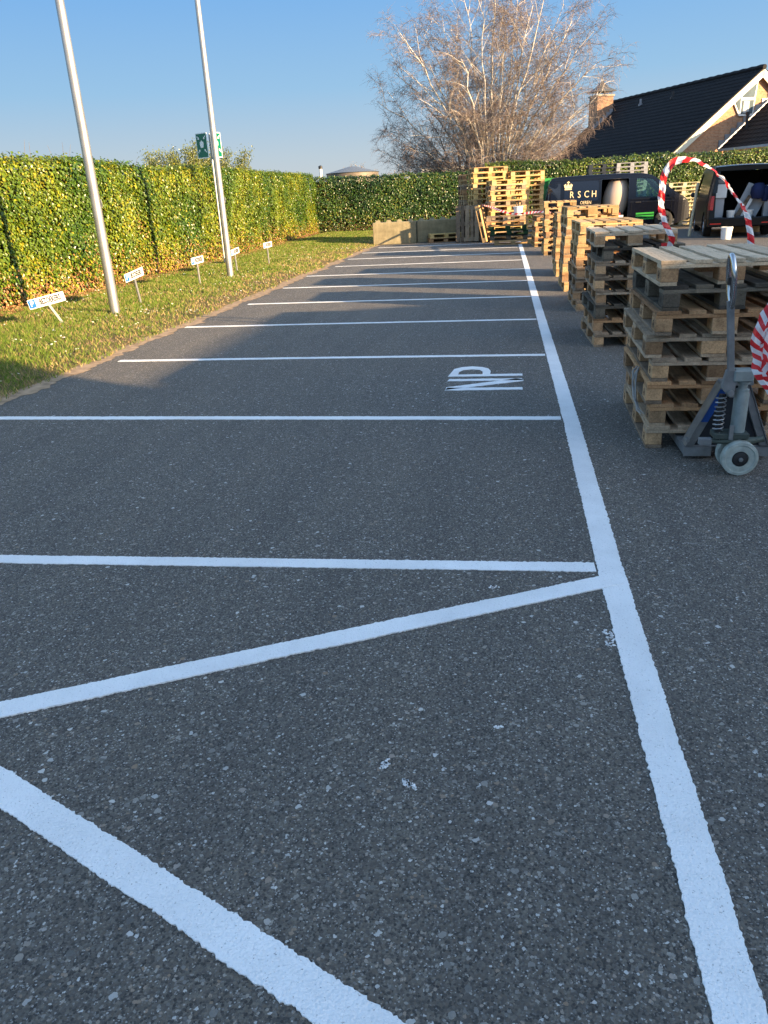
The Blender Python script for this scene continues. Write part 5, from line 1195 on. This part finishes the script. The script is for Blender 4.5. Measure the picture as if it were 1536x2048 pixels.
side_patch(rrect(.70, 1.95, 1.12, 1.80, .08), 'blank_window', simple('blank_panel', (0.006, 0.009, 0.02), .16, 0, .05, 2, spec=.45), v1, .018, .004)
side_patch(rrect(.10, .56, 1.14, 1.78, .07), 'rear_quarter_window', simple('rear_quarter_gloss', (0.012, 0.014, 0.02), .05, 0, .05, 2, coat=.3), v1, .018, .004)
outline(rrect(.64, 1.99, .40, 1.86, .06), .004, 'panel_seam', SEAM, v1); outline(rrect(3.17, 4.60, .42, 1.10, .05), .004, 'door_seam', SEAM, v1)
outline(dooropen, .010, 'door_frame_trim', TRIM, v1)
mb = MB(); mb.tube([on_side(x, 1.0, .02) for x in (.1, 1, 2.0)], .008, 5); mb.tube([on_side(x, 1.0, .02) for x in (3.1, 4, 4.7)], .008, 5); mb.build('waist_crease', TRIM, v1)
for x in (3.30, 1.80): mb = MB(); mb.box(x, x+.2, -.985, -.955, .97, 1.01); mb.build('door_handle', BLACK, v1, bevel=.008)
for k in range(3): side_patch([(3.35, .37+k*.095), (4.0, .38+k*.095), (4.0, .44+k*.095), (3.35, .43+k*.095)], 'green_stripe', LGREEN, v1, .018, .003)
# lettering with thin serifs and a small crown
for i, ch_ in enumerate('RSCH'):
    x = .98+i*.27; o = text_mesh(ch_, .33, GOLD, 'lettering', v1, (x, -.953, 1.345), (R(84), 0, 0), .82, ext=.004)
text_mesh('OEREN', .16, GOLD, 'lettering', v1, (1.50, -.974, 1.06), (R(90), 0, 0), .8, ext=.003)
mb = MB()
def cr_(poly): mb.prism(poly, 0, .006, Matrix.Translation((.84, -.912, 1.66)) @ Matrix.Rotation(R(84), 4, 'X'))
cr_([(-.13, -.13), (.13, -.13), (.13, -.09), (-.13, -.09)]); cr_([(-.12, -.08), (.12, -.08), (.16, .04), (.09, .09), (.06, .0), (.02, .08), (-.02, .08), (-.06, .0), (-.09, .09), (-.16, .04)])
cr_([(-.02, .09), (.02, .09), (.02, .17), (-.02, .17)]); cr_([(-.05, .115), (.05, .115), (.05, .145), (-.05, .145)]); mb.build('crown_emblem', GOLD, v1)
# load in the side door: big bent sheet of vinyl, crate, red tool box
mb = MB(); V = []; Fq = []; nz = 14; na = 12
for j in range(nz+1):
    z = .47+1.33*j/nz; bulge = .24+.14*math.sin(PI*(j/nz))
    for k in range(na+1):
        a = -PI*.06+PI*1.12*k/na; V.append((2.60+bulge*1.25*math.cos(a)+.10*(j/nz), -.45-bulge*1.0*math.sin(a), z))
for j in range(nz):
    for k in range(na): Fq.append((j*(na+1)+k, j*(na+1)+k+1, (j+1)*(na+1)+k+1, (j+1)*(na+1)+k))
vr = np_mesh('vinyl_roll', [(x, y+.0, z) for x, y, z in V], Fq, VINYL, smooth=True); vr.location = (1.50, 32.5, 0); md = vr.modifiers.new('t', 'SOLIDIFY'); md.thickness = .012
tag(vr, 'large beige bent vinyl sheet standing inside the open side door', 'vinyl sheet')
tb = empty('tool_box', (1.5+2.72, 32.5-.78, .46), 0, 'small red and dark tool box in the side door opening', 'tool box'); MB().box(-.11, .11, -.06, .06, 0, .22).build('body', BLACK, tb, bevel=.01); MB().box(-.09, .09, -.066, -.06, .03, .19).build('front', simple('dull_red', (0.3, 0.06, 0.05), .5), tb)
MB().tube([(-.07, 0, .22), (-.06, 0, .28), (.06, 0, .28), (.07, 0, .22)], .008, 6).build('handle', BLACK, tb)
wb = MB().box(-.28, .28, -.07, .07, 0, .10); tag(wb.build('sill_board', WPL, loc=(1.5+2.62, 32.5-.875, .465)), 'white board lying on the sill of the side door', 'board')

v2 = van('panel_van', (7.25-.35, 25.25, 0), R(90-8), 'black panel van seen from behind with its rear doors open and a loaded hold', VAN2, [cabwin], [cabwin], rear_open=True)
# local frame of van 2: x forward, y left
side_patch(cabwin, 'side_window', GLASS, v2, -.012, .002); side_patch(cabwin, 'side_window', GLASS, v2, -.012, .002, 1)
mb = MB(); mb.box(-.06, .10, -.93, .93, .30, .56); mb.build('rear_bumper', VAN2, v2, bevel=.03)
mb = MB(); 
for s in (-1, 1):
    for (x0, z0, x1, z1) in ((.0, .56, .04, 1.25), (.04, 1.25, .12, 1.62), (.12, 1.62, .22, 1.90)):
        mb.add([(x0, s*(van_w(x0, z0)-.16), z0), (x0, s*van_w(x0, z0), z0), (x1, s*van_w(x1, z1), z1), (x1, s*(van_w(x1, z1)-.13), z1)]+[(x0+.05, s*(van_w(x0, z0)-.16), z0), (x0+.05, s*van_w(x0, z0), z0), (x1+.05, s*van_w(x1, z1), z1), (x1+.05, s*(van_w(x1, z1)-.13), z1)],
               [(0, 1, 2, 3), (7, 6, 5, 4), (0, 4, 5, 1), (3, 2, 6, 7), (0, 3, 7, 4), (1, 5, 6, 2)])
mb.box(.18, .30, -.78, .78, 1.84, 1.95); mb.build('rear_frame', VAN2, v2)
for s in (-1, 1):
    mb = MB(); mb.add([(-.02, s*.93, .78), (-.02, s*.80, .78), (.0, s*.79, 1.16), (.01, s*.925, 1.18), (.12, s*.955, .80), (.12, s*.955, 1.16)], [(0, 1, 2, 3), (0, 3, 5, 4), (0, 4, 1), (3, 2, 5), (1, 4, 5, 2)]); mb.build('tail_light', REDL, v2, bevel=.006)
    mb = MB(); mb.box(-.068, -.058, min(s*.55, s*.85), max(s*.55, s*.85), .38, .415); mb.build('reflector', REDL, v2)
# open rear leaves
for s in (1, -1):
    D = Matrix.Translation((.06, s*.93, 0)) @ Matrix.Rotation(s*R(-100 if s > 0 else -110), 4, 'Z') 
    mb = MB(); zs_ = [(.56, .0), (1.0, .0), (1.35, -.05), (1.6, -.10), (1.86, -.15)]
    for (z0, i0), (z1, i1) in zip(zs_, zs_[1:]):
        pass
    Vd = []; 
    for z_, ins in zs_:
        for dx in (0, .05): Vd += [D @ Vector((dx, 0, z_)) + Vector((0, s*ins*.8, 0)), D @ Vector((dx, -s*.80, z_)) + Vector((0, s*ins*.8, 0))]
    for i in range(4):
        b_ = i*4; c_ = b_+4; mb_f = [(b_, b_+1, c_+1, c_), (b_+2, c_+2, c_+3, b_+3), (b_, c_, c_+2, b_+2), (b_+1, b_+3, c_+3, c_+1)]
        mb.f += mb_f; mb.m += [0]*4
    mb.v = [tuple(v) for v in Vd]; mb.f += [(0, 2, 3, 1), (16, 17, 19, 18)]; mb.m += [0, 0]
    mb.build('rear_door', VAN2, v2)
# cargo lining and load
mb = MB(); mb.box(3.05, 3.1, -.80, .80, .46, 1.85); mb.build('cargo_bulkhead', LINER, v2)
mb = MB(); mb.box(.3, 3.1, .80, .82, .46, 1.75); mb.box(.3, 3.1, -.82, -.80, .46, 1.75); mb.build('cargo_lining', LINER, v2)
Mv = Matrix.Translation(v2.location) @ Matrix.Rotation(R(82), 4, 'Z')
def load(name, mb, mat, label, cat, bevel=.004, smooth=False, group=None):
    o = mb.build(name, mat, bevel=bevel, smooth=smooth); o.matrix_world = Mv; return tag(o, label, cat, group)
load('cabinet', MB().box(.35, .75, .48, .78, .56, 1.10), PANELG, 'tall pale grey cabinet standing at the left of the open van hold', 'cabinet')
load('box', MB().box(.30, .72, .44, .79, 1.105, 1.48), WPL, 'white box on top of the pale cabinet in the van', 'box')
load('sack', MB().box(.35, .68, .47, .76, 1.485, 1.62), simple('grey_sack', (0.22, 0.22, 0.22), .9), 'grey bundle on top of the white box in the van', 'bundle', .04)
mb = MB(); Tm = Matrix.Translation((.55, -.10, .50)) @ Matrix.Rotation(R(22), 4, 'X'); mb.box(-.02, .02, -.32, .32, 0, .95, Tm); load('grey_sheet', mb, PANELG, 'wide grey sheet leaning in the middle of the van hold', 'sheet')
mb = MB(); Tm = Matrix.Translation((.40, .12, .50)) @ Matrix.Rotation(R(30), 4, 'X'); mb.box(-.02, .02, -.07, .07, 0, .72, Tm); load('plank', mb, W_GREY, 'narrow grey plank leaning left inside the van hold', 'plank')
mb = MB(); Tm = Matrix.Translation((.36, -.02, .50)) @ Matrix.Rotation(R(24), 4, 'X'); mb.box(-.015, .015, -.04, .04, 0, .60, Tm); load('white_strip', mb, WPL, 'white strip leaning next to the grey plank in the van', 'strip')
mb = MB(); mb.box(.30, .60, -.78, -.62, .5, 1.40); load('white_rack', mb, PANELG, 'pale upright rack at the right side of the van hold', 'rack')
mb = MB(); mb.lathe([(0, 1.02), (.16, 1.05), (.22, 1.2), (.20, 1.36), (.12, 1.46), (0, 1.48)], 'Z', (.35, -.42, 0), 10); mb.lathe([(0, .95), (.08, .97), (.13, 1.15), (.12, 1.3), (0, 1.42)], 'Z', (.33, -.62, 0), 9)
jk = load('navy_jacket', mb, NAVY, 'dark navy jacket hanging in the right side of the van', 'jacket', 0, True)
for i, (yy, xx, l_) in enumerate(((.28, .12, 'white bucket at the left of the van sill'), (-.22, .16, 'white bucket at the right of the van sill'))):
    p = Mv @ Vector((xx+.1, yy, .56)); bucket(p.x, p.y, p.z-.02, l_, r=.12, h=.21)
mb = MB()
for k in range(16): 
    y_ = random.uniform(-.5, .3); x_ = random.uniform(.1, .5); mb.box(x_, x_+random.uniform(.04, .12), y_, y_+random.uniform(.04, .14), .47, .50+random.random()*.12)
load('tool_clutter', mb, simple('mixed_tools', (0.06, 0.06, 0.065), .6, .2, .6, 20), 'jumble of dark tools on the van floor behind the sill', 'tools')
mb = MB(); mb.box(-.02, .02, -.06, .06, 0, 1.55); o = mb.build('plank', W_CREAM, bevel=.003); o.location = (5.70, 26.3, 0.02); o.rotation_euler = (R(-4), R(6), R(10)); tag(o, 'pale plank added for the bright strip at the left of the rear-facing van', 'plank')  # plank added in place of a bright strip along the van door edge
mb = MB(); mb.box(-.75, .75, -.25, .25, 0, .28); o = mb.build('timber_crate', W_PALE, bevel=.004, loc=(7.75, 27.6, .01)); tag(o, 'low wooden crate on the ground seen beneath the rear-facing van', 'crate')
